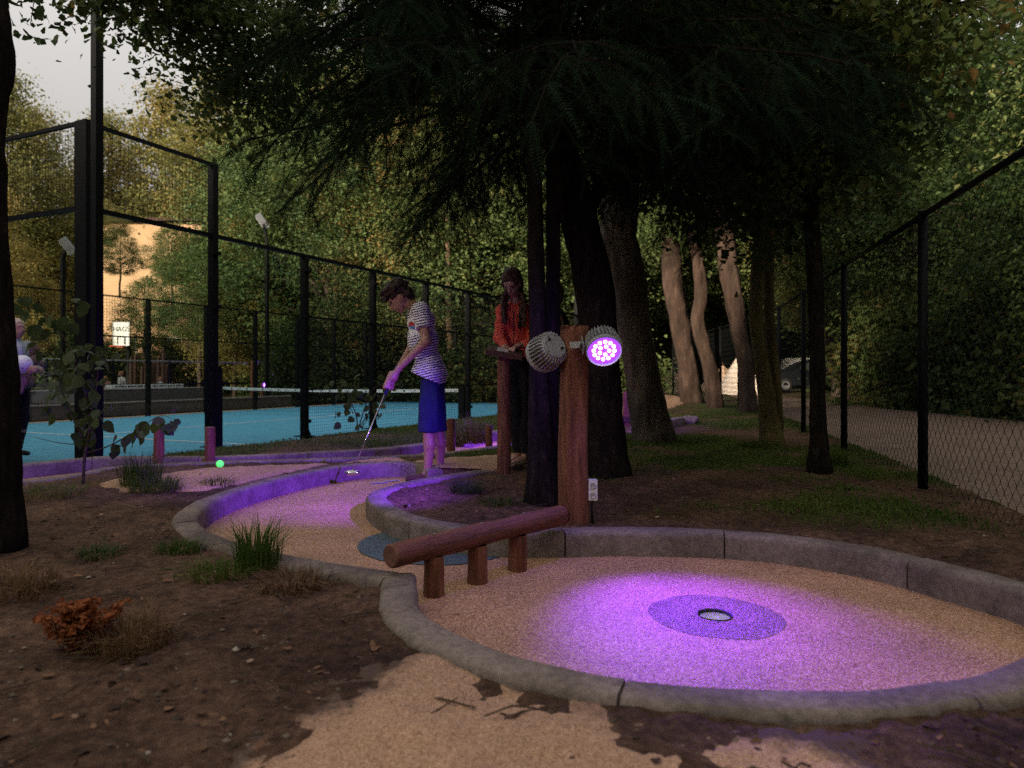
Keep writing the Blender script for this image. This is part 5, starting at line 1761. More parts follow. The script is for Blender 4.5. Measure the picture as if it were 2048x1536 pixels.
pr += [rc(nk0, nk1, .046, .044), rc(Q_(1034, 640, .05), Q_(1036, 715, .06), .075, .075), rc(sR, eR, .042, .034), rc(eR, wR_, .034, .022), rc(sL, eL, .042, .034), rc(eL, wL_, .034, .022)]
pr += open_hand(wR_, np.array([.15, -.9, -.25]), np.array([0, -.2, -1.0]), .9, 1, .7) + open_hand(wL_, np.array([-.8, -.5, -.2]), np.array([0, -.3, -1.0]), .9, -1, .8)
for h_, k_, a_ in ((hpc + [-.08, 0, -.02], kR, aR), (hpc + [.08, 0, -.02], kL, aL)):
    pr += [rc(h_, k_, .085, .052), rc(k_, k_ * .6 + a_ * .4, .05, .05), rc(k_ * .6 + a_ * .4, a_, .048, .030), rc(a_ + [0, .02, -.04], a_ + [-.10, -.12, -.065], .033, .024)]
field_mesh(pr, .0075, .022).build('body', M['skin'], wom, loc=wf, smooth=True)
eyes(wom, wf, hd, RH, .97)
LH = lambda x, y, z: hd + RH @ np.array([x, y, z])
hr = [el(LH(0, -.03, .05), (.088, .105, .075), RH), el(LH(0, -.075, -.02), (.082, .055, .10), RH)]
rh = np.random.default_rng(8)
for sg, ends in ((1, [Q_(1010, 590, -.05), Q_(1007, 612, -.09), Q_(1010, 640, -.11)]), (-1, [Q_(1046, 592, -.03), Q_(1046, 614, -.07), Q_(1043, 648, -.11)])):
    for st_k in range(15):
        q0 = LH(-sg * rh.uniform(.045, .085), rh.uniform(-.05, .05), rh.uniform(.0, .06))
        ch = [q0] + [e_ + rh.normal(size=3) * np.array([.016, .014, .010]) + [0, 0, rh.uniform(-.05, .03) if i_ == 2 else 0] for i_, e_ in enumerate(ends)]
        for a_, b_, r_ in zip(ch[:-1], ch[1:], (.013, .012, .009)): hr.append(rc(a_, b_, r_, r_ * .8))
hr.append(rc(LH(0, -.09, -.05), Q_(1032, 640, .10), .075, .05))
field_mesh(hr, .006, .006, (), (.004, 40, 5)).build('hair', M['hair_long'], wom, loc=wf, smooth=True)
jk = [el(Q_(1034, 640, .02), (.150, .115, .13)), rc(sR + [.01, 0, 0], sL - [.01, 0, 0], .062, .062), el(Q_(1035, 690, .03), (.140, .115, .16)), rc(Q_(1018, 706, .02), Q_(1054, 706, .03), .095, .095), rc(Q_(1032, 606, .04), Q_(1032, 612, .05), .065, .075),
      rc(sR, eR, .060, .054), rc(eR, wR_ + [0, .02, 0], .054, .040), rc(sL, eL, .060, .054), rc(eL, wL_ + [0.02, .01, 0], .054, .040)]
jkt = field_mesh(jk, .0075, .03, [flat(Q_(1035, 722), (0, 0, -1))], (.008, 11, 22)).build('jacket', M['jacket_red'], wom, loc=wf, smooth=True)
MB().tube([Q_(1028, 622, -.115), Q_(1028, 650, -.125), Q_(1027, 690, -.115), Q_(1027, 716, -.09)], .0055, 6).build('zip', M['black'], jkt, loc=wf, smooth=True)
for dx in (-8, 9):
    MB().tube([Q_(1026 + dx, 624, -.12), Q_(1024 + dx, 650, -.13), Q_(1025 + dx, 668, -.125)], .004, 6).build('drawstring', M['jacket_red'], jkt, loc=wf, smooth=True)
lg = [el(hpc, (.125, .105, .12))]
for h_, k_, a_ in ((hpc + [-.075, 0, -.02], kR, aR), (hpc + [.075, 0, -.02], kL, aL)):
    lg += [rc(h_, k_, .094, .060), rc(k_, k_ * .6 + a_ * .4, .058, .058), rc(k_ * .6 + a_ * .4, a_, .056, .040)]
field_mesh(lg, .0085, .022, [flat(Q_(1040, 906), (0, 0, -1))], (.003, 12, 2)).build('leggings', M['black_cloth'], wom, loc=wf, smooth=True)
for a_ in (aR, aL):
    field_mesh([rc(a_ + [.01, .03, -.062], a_ + [-.11, -.13, -.075], .036, .032)], .0075, .02, [flat((0, 0, .118), (0, 0, -1)), flat(a_ + [0, 0, -.052], (0, .0, 1))]).build('shoe', M['leather_tan'], wom, loc=wf, smooth=True)

# ---- the companion hidden by the conifer
def stander(label, px, d, base, H, face, mats, bag=False, arm=None, hold=None, res=.011, sit=False):
    """plain standing figure; face = heading angle, mats = dict of clothing"""
    p0 = np.array([X(px, d), d, base])
    t = thing('person', label, 'person', p0)
    s = H / 1.75
    f = np.array([math.cos(face), math.sin(face), 0]); r_ = np.array([f[1], -f[0], 0]); u = np.array([0, 0, 1.0])
    Lc = lambda x, y, z: p0 + (r_ * x + f * y + u * z) * s
    Rm = np.stack([r_, f, u], 1)
    hd_ = Lc(0, .03, 1.60)
    b_ = head(hd_, Rm, s) + [rc(Lc(0, 0, 1.42), Lc(0, .015, 1.53), .05 * s, .047 * s), rc(Lc(0, 0, 1.30), Lc(0, 0, 1.0), .11 * s, .10 * s)]
    arms = {}
    for sg in (-1, 1):
        sh_ = Lc(sg * .17, 0, 1.38)
        if arm and sg in arm:
            e_, w_ = Lc(*arm[sg][0]), Lc(*arm[sg][1])
        else:
            e_, w_ = Lc(sg * .23, -.03, 1.10), Lc(sg * .24, .05, .86)
        arms[sg] = (sh_, e_, w_)
        b_ += [rc(sh_, e_, .044 * s, .036 * s), rc(e_, w_, .036 * s, .024 * s)] + open_hand(w_, w_ - e_, r_ * -sg + u * -.2, .95 * s, -sg, .7)
    legs = {}
    for sg in (-1, 1):
        h_, k_, a_ = Lc(sg * .085, 0, .90), Lc(sg * .095, .02, .48), Lc(sg * .10, -.02 + .05 * sg, .08)
        legs[sg] = (h_, k_, a_)
        b_ += [rc(h_, k_, .085 * s, .055 * s), rc(k_, k_ * .6 + a_ * .4, .052 * s, .052 * s), rc(k_ * .6 + a_ * .4, a_, .05 * s, .033 * s), rc(a_ + u * -.045, a_ + f * .15 * s - u * .055, .033 * s, .024 * s)]
    field_mesh(b_, res, .025).build('body', M['skin'], t, loc=p0, smooth=True)
    tops = [el(Lc(0, 0, 1.28), (.155 * s, .155 * s, .16 * s)), rc(Lc(-.15, 0, 1.37), Lc(.15, 0, 1.37), .066 * s, .066 * s), el(Lc(0, 0, 1.08), (.145 * s, .145 * s, .16 * s)), rc(Lc(0, 0, 1.44), Lc(0, 0, 1.40), .06 * s, .07 * s)]
    for sg in (-1, 1):
        sh_, e_, w_ = arms[sg]
        tops += [rc(sh_, e_, .060 * s, .052 * s)]
        if mats.get('long', True): tops += [rc(e_, e_ * .12 + w_ * .88, .052 * s, .038 * s)]
    field_mesh(tops, res, .03, [flat(Lc(0, 0, .94), (0, 0, -1))], (.007, 10, 31)).build('jacket', mats['top'], t, loc=p0, smooth=True)
    lg_ = [el(Lc(0, 0, .93), (.14 * s, .14 * s, .12 * s))]
    for sg in (-1, 1):
        h_, k_, a_ = legs[sg]
        w_ = mats.get('wide', 1.0)
        lg_ += [rc(h_, k_, .096 * s, .066 * s * w_), rc(k_, a_ + u * .02, .064 * s * w_, .046 * s * w_)]
    field_mesh(lg_, res, .022, [flat(Lc(0, 0, .07), (0, 0, -1))], (.004, 12, 2)).build('trousers', mats['legs'], t, loc=p0, smooth=True)
    for sg in (-1, 1):
        a_ = legs[sg][2]
        field_mesh([rc(a_ + u * -.04 - f * .03, a_ + f * .15 * s - u * .05, .038 * s, .033 * s)], res, .02, [flat(p0 + u * .003, (0, 0, -1))]).build('shoe', mats['shoe'], t, loc=p0, smooth=True)
    hair_ = [el(hd_ + (f * -.02 + u * .045) * s, np.array([.085, .105, .078]) * s, Rm), el(hd_ + (f * -.075 + u * -.01) * s, np.array([.078, .05, .085]) * s, Rm)]
    if mats.get('longhair'):
        hair_ += [rc(hd_ + (f * -.08) * s, hd_ + (f * -.12 - u * .25) * s, .07 * s, .045 * s)]
    field_mesh(hair_, res * .8, .02, (), (.006, 30, 5)).build('hair', mats['hair'], t, loc=p0, smooth=True)
    return t, Lc, arms

cmp_, Lc, arms = stander('person in dark jacket and pale jeans mostly hidden behind the conifer trunk', 1108, 6.75, .10, 1.72, math.radians(190),
                         dict(top=M['black_cloth'], legs=M['jeans'], shoe=M['black'], hair=M['hair_brown'], wide=1.15), arm={1: ((.22, .04, 1.12), (.15, .26, 1.02)), -1: ((-.22, .05, 1.12), (-.10, .27, 1.04))})
bagp = Lc(-.30, -.05, .95)
bag = thing('shoulder_bag', 'brown bag hanging by its long straps from the hidden companion', 'bag', bagp)
MB().box(bagp + [0, 0, .0], (.10, .26, .30)).build('pouch', M['maroon'], bag, loc=bagp)
for dy in (-.06, .08):
    MB().tube([bagp + [0, dy, .14], (bagp + Lc(-.18, 0, 1.44)) / 2 + [0, dy * .6, .1], Lc(-.17, .01 + dy * .3, 1.452), Lc(-.12, -.02 + dy * .3, 1.44)], .011, 8).build('strap', M['wood_dark'], bag, loc=bagp, smooth=True)

# ---- the person with the football at the left
pl_, Lc, arms = stander('blond person in pale top and dark leggings holding a football under the arm', 30, 8.3, -.03, 1.62, math.radians(-18),
                        dict(top=M['pale_blue'], legs=M['black_cloth'], shoe=M['black'], hair=M['hair_blond'], longhair=True),
                        arm={1: ((.22, .02, 1.14), (.10, .30, 1.10)), -1: ((-.22, .0, 1.12), (-.12, .26, 1.08))})
bpos = Lc(.10, .25, 1.145)
M['ball_white'] = None
def footballmat():
    m, nt, b, out = newmat('football')
    tc = node(nt, 'ShaderNodeTexCoord')
    v = node(nt, 'ShaderNodeTexVoronoi', i_Scale=12, feature='F1')
    nt.links.new(tc.outputs['Object'], v.inputs['Vector'])
    r = ramp(nt, [(.40, (.03, .04, .12)), (.46, (.72, .68, .68))])
    nt.links.new(v.outputs['Distance'], r.inputs[0])
    nt.links.new(r.outputs[0], b.inputs['Base Color'])
    b.inputs['Roughness'].default_value = .4
    return m
M['ball_white'] = footballmat()
M['ball_navy'] = pmat('ball_navy', (.03, .04, .11), .4)
# panels of the ball: white sphere with raised navy pentagons
ball = thing('football', 'white football with navy pentagon panels held against the pale top', 'ball', bpos)
Rb_ = .105
MB().lathe([(Rb_ * math.sin(a), -Rb_ * math.cos(a)) for a in np.linspace(.001, math.pi - .001, 22)], 32, (0, 0, 0)).build('skin', M['white'], ball, smooth=True)
ph_ = (1 + 5 ** .5) / 2
ico = unit(np.array([(0, a, b * ph_) for a in (-1, 1) for b in (-1, 1)] + [(a, b * ph_, 0) for a in (-1, 1) for b in (-1, 1)] + [(a * ph_, 0, b) for a in (-1, 1) for b in (-1, 1)], float))
ico = ico @ np.array(Matrix.Rotation(.5, 3, 'X')).T
for v_ in ico:
    Rm = frame(v_)
    pts = [v_ * (Rb_ + .0012)] + [unit(v_ + Rm @ np.array([math.cos(q) * .44, math.sin(q) * .44, 0])) * (Rb_ + .0008) for q in np.arange(5) * 2 * math.pi / 5]
    MB().add(pts, None, [[0, q + 1, (q + 1) % 5 + 1] for q in range(5)]).build('panel', M['ball_navy'], ball)
jkp = Lc(0, -.02, .92)
tied = thing('tied_jacket', 'dusty pink jacket knotted round the waist above dark leggings', 'jacket', jkp)
field_mesh([rc(Lc(-.15, 0, .98), Lc(.15, 0, .98), .08, .08), el(Lc(.02, .05, .93), (.17, .17, .10)), rc(Lc(.05, .15, .97), Lc(.10, .19, .80), .05, .035)], .011, .04, (), (.014, 11, 6)).build('cloth', M['pink_cloth'], tied, loc=jkp, smooth=True)
bgp = Lc(-.05, .15, 1.25)
sl = thing('cloth_bag', 'dark red bag held at the chest of the blond person', 'bag', bgp)
field_mesh([el(Lc(-.17, .10, 1.25), (.07, .09, .13)), el(Lc(-.17, .12, 1.17), (.08, .10, .08))], .011, .03, (), (.01, 12, 3)).build('pouch', M['maroon'], sl, loc=bgp, smooth=True)

# ---- small figures beyond the seating steps
for k, (px, d, H, lab, top, hair_, fc) in enumerate([(211, 19.5, .98, 'small child with long fair hair behind the concrete steps', 'pink_cloth', 'hair_ginger', 2.0),
                                           (243, 19.8, 1.12, 'small figure in white shirt leaning forward behind the concrete steps', 'white_shirt', 'hair_ginger', math.pi),
                                           (321, 20.5, .96, 'small figure in pale blue top behind the white ledge on the steps', 'pale_blue', 'hair_ginger', 3.5)]):
    stander(lab, px, d, -.1, H, fc, dict(top=M[top], legs=M['navy'], shoe=M['black'], hair=M[hair_], longhair=k == 0), res=.02)

# ------------------------------------------------------------------ beyond the court: steps, railing, hoops, house
def wpt(t, w, z): 
    p = C0 + U * t + V * w
    return np.array([p[0], p[1], z])
steps = thing('seating_steps', 'two grey concrete seating steps with pale edges beyond the court', 'steps', wpt(4, CW + .9, CZ))
sl_ = steps.location
for k, (w0, w1, z0, z1) in enumerate([(CW + .9, CW + 1.45, CZ - .05, .20), (CW + 1.45, CW + 2.1, CZ - .05, .52)]):
    for q in range(5):
        ta, tb = -2 + q * 3.0 + .006, -2 + (q + 1) * 3.0 - .006
        if k == 1 and q == 4: continue
        c = (wpt(ta, w0, 0) + wpt(tb, w1, 0)) / 2; c[2] = (z0 + z1) / 2
        b = MB().box(c, (tb - ta, w1 - w0 - .004, z1 - z0), RU).build('step_block', M['seat_concrete'], steps, loc=sl_)
        c2 = (wpt(ta, w0 - .012, 0) + wpt(tb, w0 + .10, 0)) / 2; c2[2] = z1 + .012
        MB().box(c2, (tb - ta, .11, .024), RU).build('edge_strip', M['seat_edge'], b, loc=sl_)
bl = (wpt(7.2, CW + 1.6, .6) + wpt(9.2, CW + 1.6, .6)) / 2
bench = thing('ledge_bench', 'long white ledge with dark print lying on the upper concrete step', 'bench', (bl[0], bl[1], .545))
o = MB().box((bl[0], bl[1], .60), (2.2, .22, .10), RU).build('slab', M['white'], bench, loc=bench.location)
for q in range(22):
    p = wpt(7.25 + q * .09 + (.12 if q > 10 else 0), CW + 1.487, .60)
    MB().box(p, (.05 + .02 * (q % 3), .004, .035), RU).build('print_mark', M['black'], o, loc=bench.location)
rail = thing('railing', 'thin grey hand railing on dark posts above the concrete steps', 'railing', wpt(3, CW + 2.3, .3))
for t in np.arange(-1, 13, 1.75):
    MB().bar(wpt(t, CW + 2.3, -.1), wpt(t, CW + 2.3, 1.30), .05).build('post', M['black_steel'], rail, loc=rail.location)
for z, m, r in ((1.28, M['galv'], .022), (.62, M['black_steel'], .02)):
    MB().tube([wpt(-1.5, CW + 2.3, z), wpt(12.5, CW + 2.3, z)], r, 8).build('rail', m, rail, loc=rail.location, smooth=True)
sw = tag(MB().box((wpt(2.2, CW + 2.32, .84)), (1.9, .02, .36), RU).build('barrier_board', M['offwhite'], loc=wpt(2.2, CW + 2.32, .65)), 'plain pale board fixed to the railing behind the football', 'board')

def hoop(label, px, py, d, w, h, yaw, text):
    c = W(px, py, d)
    base = np.array([c[0], c[1] + .5, float(g(c[0], c[1]))])
    t = thing('basketball_hoop', label, 'basketball hoop', base)
    R = Matrix.Rotation(yaw, 3, 'Z')
    MB().box(c, (w, .03, h), R).build('backboard', M['white'], t, loc=base)
    Rn = np.array(R)
    fr = -.022
    def loc_(x, z, y=fr): return c + Rn @ np.array([x, y, z])
    for a, b in (((-w / 2, h / 2), (w / 2, h / 2)), ((-w / 2, -h / 2), (w / 2, -h / 2)), ((-w / 2, -h / 2), (-w / 2, h / 2)), ((w / 2, -h / 2), (w / 2, h / 2))):
        MB().bar(loc_(*a), loc_(*b), .02).build('border', M['galv'], t, loc=base)
    iw, ih = w * .22, h * .30
    for a, b in (((-iw, -.12 * h), (iw, -.12 * h)), ((-iw, -.45 * h), (-iw, -.12 * h)), ((iw, -.45 * h), (iw, -.12 * h))):
        MB().bar(loc_(*a), loc_(*b), .03).build('target_line', M['black'], t, loc=base)
    ang = np.linspace(0, 2 * np.pi, 25)
    MB().tube([loc_(.225 * math.cos(a), -h * .5 - .03, -.30 + .225 * math.sin(a)) for a in ang], .018, 8, False).build('rim', M['orange'], t, loc=base, smooth=True)
    MB().box(loc_(0, -h * .5 - .03, -.06), (.3, .12, .06), R).build('rim_bracket', M['orange'], t, loc=base)
    MB().bar(base, (base[0], base[1], c[2]), .12).build('pole', M['black_steel'], t, loc=base)
    MB().bar((base[0], base[1], c[2] - .05), c + Rn @ np.array([0, .03, 0]), .07).build('arm', M['black_steel'], t, loc=base)
    if text:
        cu = bpy.data.curves.new('lettering', 'FONT')
        cu.body = text; cu.size = h * .30; cu.align_x = 'CENTER'; cu.align_y = 'CENTER'; cu.extrude = .003
        tmp = bpy.data.objects.new('lettering_curve', cu)
        me = bpy.data.meshes.new_from_object(tmp)
        bpy.data.objects.remove(tmp)
        me.materials.clear(); me.materials.append(M['black'])
        to = bpy.data.objects.new('lettering', me); COL.objects.link(to)
        to.parent = t
        pt = loc_(0, h * .20) - base
        to.location = pt; to.rotation_euler = (math.radians(90), 0, yaw)
    return t
hoop('white basketball backboard with orange rim seen through the corner glass', 243, 668, 28, .70, .92, -.15, 'HAGS')
hoop('smaller white basketball backboard standing in front of dark trees', 922, 714, 40, .68, .72, .1, 'HAGS')

# climbing poles
for k, (px, py0, h) in enumerate([(262, 770, 1.9), (270, 770, 2.0), (284, 770, 1.5), (292, 770, 1.8), (300, 770, 2.0), (308, 770, 1.7), (316, 770, 1.9), (326, 770, 2.1), (334, 770, 1.6)]):
    d = 25 + .3 * (k % 3)
    p = np.array([X(px, d), d, -.02])
    h = h * .8
    t = thing('wooden_pole', 'upright brown wooden pole in the row behind the railing', 'pole', p, 'wooden poles behind the railing')
    log_mesh(MB(), p, p + [0.02, 0, h], .075, .06, 10, .06, k, 3, 8).build('shaft', M['wood_dark'], t, loc=p, smooth=True)
    end_disc(MB(), p + [0.02, 0, h], (0, 0, 1), .055, 10).build('end_grain', M['wood_end'], t, loc=p)

# far purple lamps of the other lanes
def far_lamp(label, px, py, d, dirv, plabel, wpx=8, power=40, spread=70, base=None):
    c = W(px, py, d)
    p = np.array([c[0] - .14, c[1] + .05, float(g(c[0], c[1]))])
    t = thing('lamp_post', plabel, 'post', p)
    log_mesh(MB(), p - [0, 0, .05], (p[0], p[1], c[2] + .06), wpx / F * d / 2, wpx / F * d / 2.2, 12, .05, int(px), 4, 8).build('post', M['wood_red'], t, loc=p, smooth=True)
    end_disc(MB(), (p[0], p[1], c[2] + .06), (0, 0, 1), wpx / F * d / 2.5, 12).build('end_grain', M['wood_end'], t, loc=p)
    floodlight(label, c, dirv, None, 1.25, True, power, spread, None, False)
far_lamp('round purple floodlight facing the court, lower than its neighbours', 531, 770, 26, (.12, -1, -.10), 'wooden lamp post below the purple floodlights', 8, 50)
far_lamp('small purple floodlight on the timber arm beside the pale beam', 511, 725, 27, (.6, -.75, -.25), 'wooden lamp post under the pale beam', 7, 30)
far_lamp('narrow purple floodlight turned sideways on its brown post', 542, 722, 28, (-.75, -.5, -.2), 'brown lamp post with the sideways floodlight', 8, 30)
hl_ = W(1196, 700, 8.9)
p = np.array([hl_[0] + .12, hl_[1] + .1, float(g(hl_[0], hl_[1]))])
t = thing('lamp_post', 'timber lamp post standing behind the thick dark trunk', 'post', p)
log_mesh(MB(), p, (p[0], p[1], 1.3), .06, .055, 12, .05, 5, 4, 8).build('post', M['wood_red'], t, loc=p, smooth=True)
floodlight('purple floodlight behind the thick dark trunk, aimed at the far lane', hl_, np.array([-.75, -.25, -.8]), None, 1.1, True, 420, 80, np.array([-.15, 8.9, .0]), False)
floodlight('purple floodlight behind the thick dark trunk, aimed towards the oak', hl_ + [.24, .1, .05], np.array([.45, .6, -.8]), None, 1.1, True, 160, 70, np.array([1.75, 10.6, .2]), False)

# timber obstacle and kerb tail by the oak
op = gpt(1254, 852)
obst = thing('timber_obstacle', 'upright boards of a lane obstacle lit purple beside the furrowed oak', 'obstacle', op)
for k in range(3):
    MB().box(op + [-.02 + k * .09, .02 * k, .26], (.08, .04, .56)).build('board', M['wood_red'], obst, loc=op)
MB().box(op + [.07, -.03, .10], (.34, .03, .08)).build('crossbar', M['wood_dark'], obst, loc=op)
tail = thing('putting_lane', 'low kerb end of a lane on the grass right of the oak', 'minigolf lane', gpt(1320, 845))
kl = spline(np.array([gp(1262, 846, .2)[:2], gp(1310, 846, .2)[:2], gp(1362, 838, .2)[:2]]), .1)
for o in []: pass
n0 = len(bpy.data.objects)
kerb_run(tail, kl - np.array(tail.location)[:2], [.9], step=.1, base=-.1, zoff=.0)
st_p = gpt(1377, 848)
stone = thing('boulder', 'small pale boulder at the end of the low kerb', 'stone', st_p)
field_mesh([el(st_p + [0, 0, .05], (.14, .11, .09)), el(st_p + [.05, .02, .04], (.10, .09, .07))], .014, .03, (), (.03, 9, 4)).build('rock', M['concrete'], stone, loc=st_p, smooth=True)

# the peach coloured house among the trees
hd_ = 33.0
x0, x1 = X(196, hd_), X(404, hd_)
house = thing('house', 'peach rendered house wall glowing in evening sun behind the trees', 'house', ((x0 + x1) / 2, hd_, 0))
hloc = house.location
MB().box(((x0 + x1) / 2, hd_ + 3, 3.9), (x1 - x0, 6, 8.0)).build('wall', M['plaster'], house, loc=hloc)
rf = MB()
zz = 7.92
rf.add([(x0 - .3, hd_ - .3, zz), (x1 + .3, hd_ - .3, zz), (x1 + .3, hd_ + 6.3, zz), (x0 - .3, hd_ + 6.3, zz), (x0 + 1.5, hd_ + 3, zz + .9), (x1 - 1.5, hd_ + 3, zz + .9)], [[0, 1, 5, 4], [2, 3, 4, 5]], [[1, 2, 5], [3, 0, 4]])
rf.build('roof', M['wood_dark'], house, loc=hloc)
for k, (wx, wz) in enumerate([(.28, 2.0), (.72, 2.0)]):
    c = (x0 + (x1 - x0) * wx, hd_ - .02, wz)
    w_ = MB().box(c, (.9, .06, 1.2)).build('window', M['white'], house, loc=hloc)
    MB().box((c[0], c[1] - .025, c[2]), (.76, .05, 1.06)).build('pane', M['black'], w_, loc=hloc)

for px, d, sc, lift in [(290, 30, .30, 2.2), (400, 29, .40, 2.4), (240, 30, .2, 5.2), (345, 30, .26, 4.8), (205, 30, .2, 6.4)]:
    far_tree(X(px, d), d, 'round', sc, lift, 'small thin leafed tree in front of the peach house', 'small trees before the house')

# ------------------------------------------------------------------ tents, van and car beyond the road
def tent(label, px, d, w, h, mat, yaw=0.0, depth=2.4):
    p = np.array([X(px, d), d, .08])
    t = thing('tent', label, 'tent', p)
    R = np.array(Matrix.Rotation(yaw, 3, 'Z'))
    hw_, hd2 = w / 2, depth / 2
    mm = MB()
    nseg = 8
    ap = np.array([0, 0, h])
    base = []
    for k in range(16):
        a = 2 * math.pi * k / 16
        sx, sy = math.cos(a), math.sin(a)
        q = max(abs(sx), abs(sy))
        base.append(np.array([sx / q * hw_, sy / q * hd2, 0]))
    rows = np.linspace(0, 1, 7)
    Vv = np.array([[R @ (b * (1 - r) * (1 - .10 * math.sin(r * math.pi)) + ap * r * np.array([1, 1, 1.0])) for b in base] for r in rows])
    i = np.arange(6)[:, None] * 16; j = np.arange(16)[None]; k_ = (j + 1) % 16
    body = mm.add(Vv.reshape(-1, 3) + p, np.stack([i + j, i + k_, i + 16 + k_, i + 16 + j], -1).reshape(-1, 4)).build('canvas', mat, t, loc=p)
    fr = [R @ np.array([x, -hd2 - .01 + (z / h) * hd2, z]) for x, z in ((-.35, 0), (.35, 0), (.03, h * .62), (-.03, h * .62))]
    MB().add(np.array(fr) + p + R @ np.array([0, -.03, 0]), [[0, 1, 2, 3]]).build('door_flap', mat, t, loc=p)
    MB().tube([p + R @ np.array([0, 0, h - .05]), p + R @ np.array([0, 0, h + .12])], .03, 8).build('pole_tip', M['wood_dark'], t, loc=p)
    return t
tent('small peach canvas tent behind the pale path', 1344, 31, 1.35, 1.05, M['fabric_tent'], .3)
tent('peach canvas tent half behind the bent brown trunk', 1446, 33, 1.7, 1.25, M['fabric_tent'], .5)
tent('large cream canvas tent beside the peach tent', 1480, 30, 2.2, 1.75, M['fabric_tent_pale'], -.2)

M['car_paint'] = pmat('car_paint', (.018, .021, .026), .25, .3, .6)
M['car_glass'] = pmat('car_glass', (.06, .065, .07), .1, 0, .8)
M['tail_red'] = pmat('tail_red', (.25, .01, .01), .3)
def car(label, px, d, L=4.6, Wd=1.85):
    p = np.array([X(px, d), d, .06])
    t = thing('parked_car', label, 'car', p)
    # half-width sections along the side profile: front at -x
    lower = np.array([(-2.3, .32), (-2.3, .62), (-2.18, .80), (-1.55, .95), (-1.0, 1.0), (1.9, 1.03), (2.22, .98), (2.3, .70), (2.28, .34)])
    upper = np.array([(-1.05, .99), (-.35, 1.42), (.1, 1.54), (.9, 1.56), (1.6, 1.48), (2.15, 1.02)])
    def slab(prof, w0, w1):
        n = len(prof)
        zt = (prof[:, 1] - prof[:, 1].min()) / (np.ptp(prof[:, 1]) + 1e-9)
        hw_ = w0 + (w1 - w0) * zt
        a = np.c_[prof[:, 0], -hw_, prof[:, 1]]; b = np.c_[prof[:, 0], hw_, prof[:, 1]]
        c0, c1 = a.mean(0), b.mean(0)
        Vv = np.concatenate([a, b, [c0], [c1]])
        j = np.arange(n); k = (j + 1) % n
        return Vv + p, np.stack([j, n + j, n + k, k], -1), np.concatenate([np.stack([np.full(n, 2 * n), j, k], -1), np.stack([np.full(n, 2 * n + 1), n + k, n + j], -1)])
    v, q, tr = slab(lower, Wd / 2 - .02, Wd / 2)
    MB().add(v, q, tr).build('body', M['car_paint'], t, loc=p)
    v, q, tr = slab(upper, Wd / 2 - .06, Wd / 2 - .30)
    MB().add(v, q, tr).build('cabin', M['car_paint'], t, loc=p)
    def yw(z): return -(Wd / 2 - .06 - .24 * (z - .99) / .57) - .012
    for poly in ([(-.86, 1.05), (-.28, 1.40), (.22, 1.47), (.22, 1.05)], [(.30, 1.05), (.30, 1.47), (.95, 1.49), (1.10, 1.06)], [(1.18, 1.07), (1.04, 1.48), (1.52, 1.42), (1.92, 1.08)]):
        for s in (1, -1):
            pts = [np.array([x, yw(z) * s, z]) + p for x, z in poly]
            MB().add(pts, [[0, 1, 2, 3]]).build('window', M['car_glass'], t, loc=p)
    for x in (-1.42, 1.42):
        for s in (-1, 1):
            wv = p + [x, s * (Wd / 2 - .10), .33]
            wl = MB().lathe([(.20, -.10), (.31, -.10), (.335, -.06), (.335, .06), (.31, .10), (.20, .10)], 22, wv, frame((0, s, 0))).build('wheel', M['rubber'], t, loc=p, smooth=True)
            MB().lathe([(.21, .07), (.19, .09), (.05, .07), (0, .085)], 16, wv, frame((0, s, 0))).build('rim', M['galv'], wl, loc=p)
    for s in (-1, 1):
        MB().box(p + [-2.2, s * .68, .74], (.2, .34, .12)).build('headlight', M['white'], t, loc=p)
        MB().box(p + [2.26, s * .70, .82], (.1, .26, .16)).build('tail_light', M['tail_red'], t, loc=p)
        MB().box(p + [-.80, s * (Wd / 2 + .08), 1.06], (.12, .18, .12)).build('mirror', M['car_paint'], t, loc=p)
        for x in (-.25, .75):
            MB().box(p + [x + .3, s * (Wd / 2 + .012), .92], (.18, .02, .03)).build('door_handle', M['black'], t, loc=p)
        MB().box(p + [.6, s * .55, 1.58], (1.5, .04, .04)).build('roof_rail', M['black'], t, loc=p)
    MB().box(p + [-2.31, 0, .45], (.03, .5, .12)).build('number_plate', M['offwhite'], t, loc=p)
car('dark parked car seen side on beyond the road through the fence', 1616, 34.5)
vp = np.array([X(1604, 43), 43, -.12])
van = thing('caravan', 'white caravan parked behind the dark car', 'caravan', vp)
prof = [(-1.7, .45), (-1.78, 1.0), (-1.6, 1.75), (-1.3, 1.98), (1.2, 1.98), (1.75, 1.7), (1.8, .45)]
n = len(prof)
a = np.array([(x, -1.0, z) for x, z in prof]); b = a * [1, -1, 1]
Vv = np.concatenate([a, b, [a.mean(0)], [b.mean(0)]]) + vp
j = np.arange(n); k = (j + 1) % n
MB().add(Vv, np.stack([j, n + j, n + k, k], -1), np.concatenate([np.stack([np.full(n, 2 * n), j, k], -1), np.stack([np.full(n, 2 * n + 1), n + k, n + j], -1)])).build('body', M['white'], van, loc=vp)
for x in (-.8, .7):
    MB().box(vp + [x, -1.01, 1.35], (.8, .03, .45)).build('window', M['car_glass'], van, loc=vp)
MB().box(vp + [0, -1.01, .85], (3.3, .02, .06)).build('trim', M['galv'], van, loc=vp)
for s in (-1, 1):
    MB().lathe([(.0, -.09), (.3, -.09), (.32, 0), (.3, .09), (0, .09)], 18, vp + [.2, s * .9, .32], frame((0, s, 0))).build('wheel', M['rubber'], van, loc=vp)

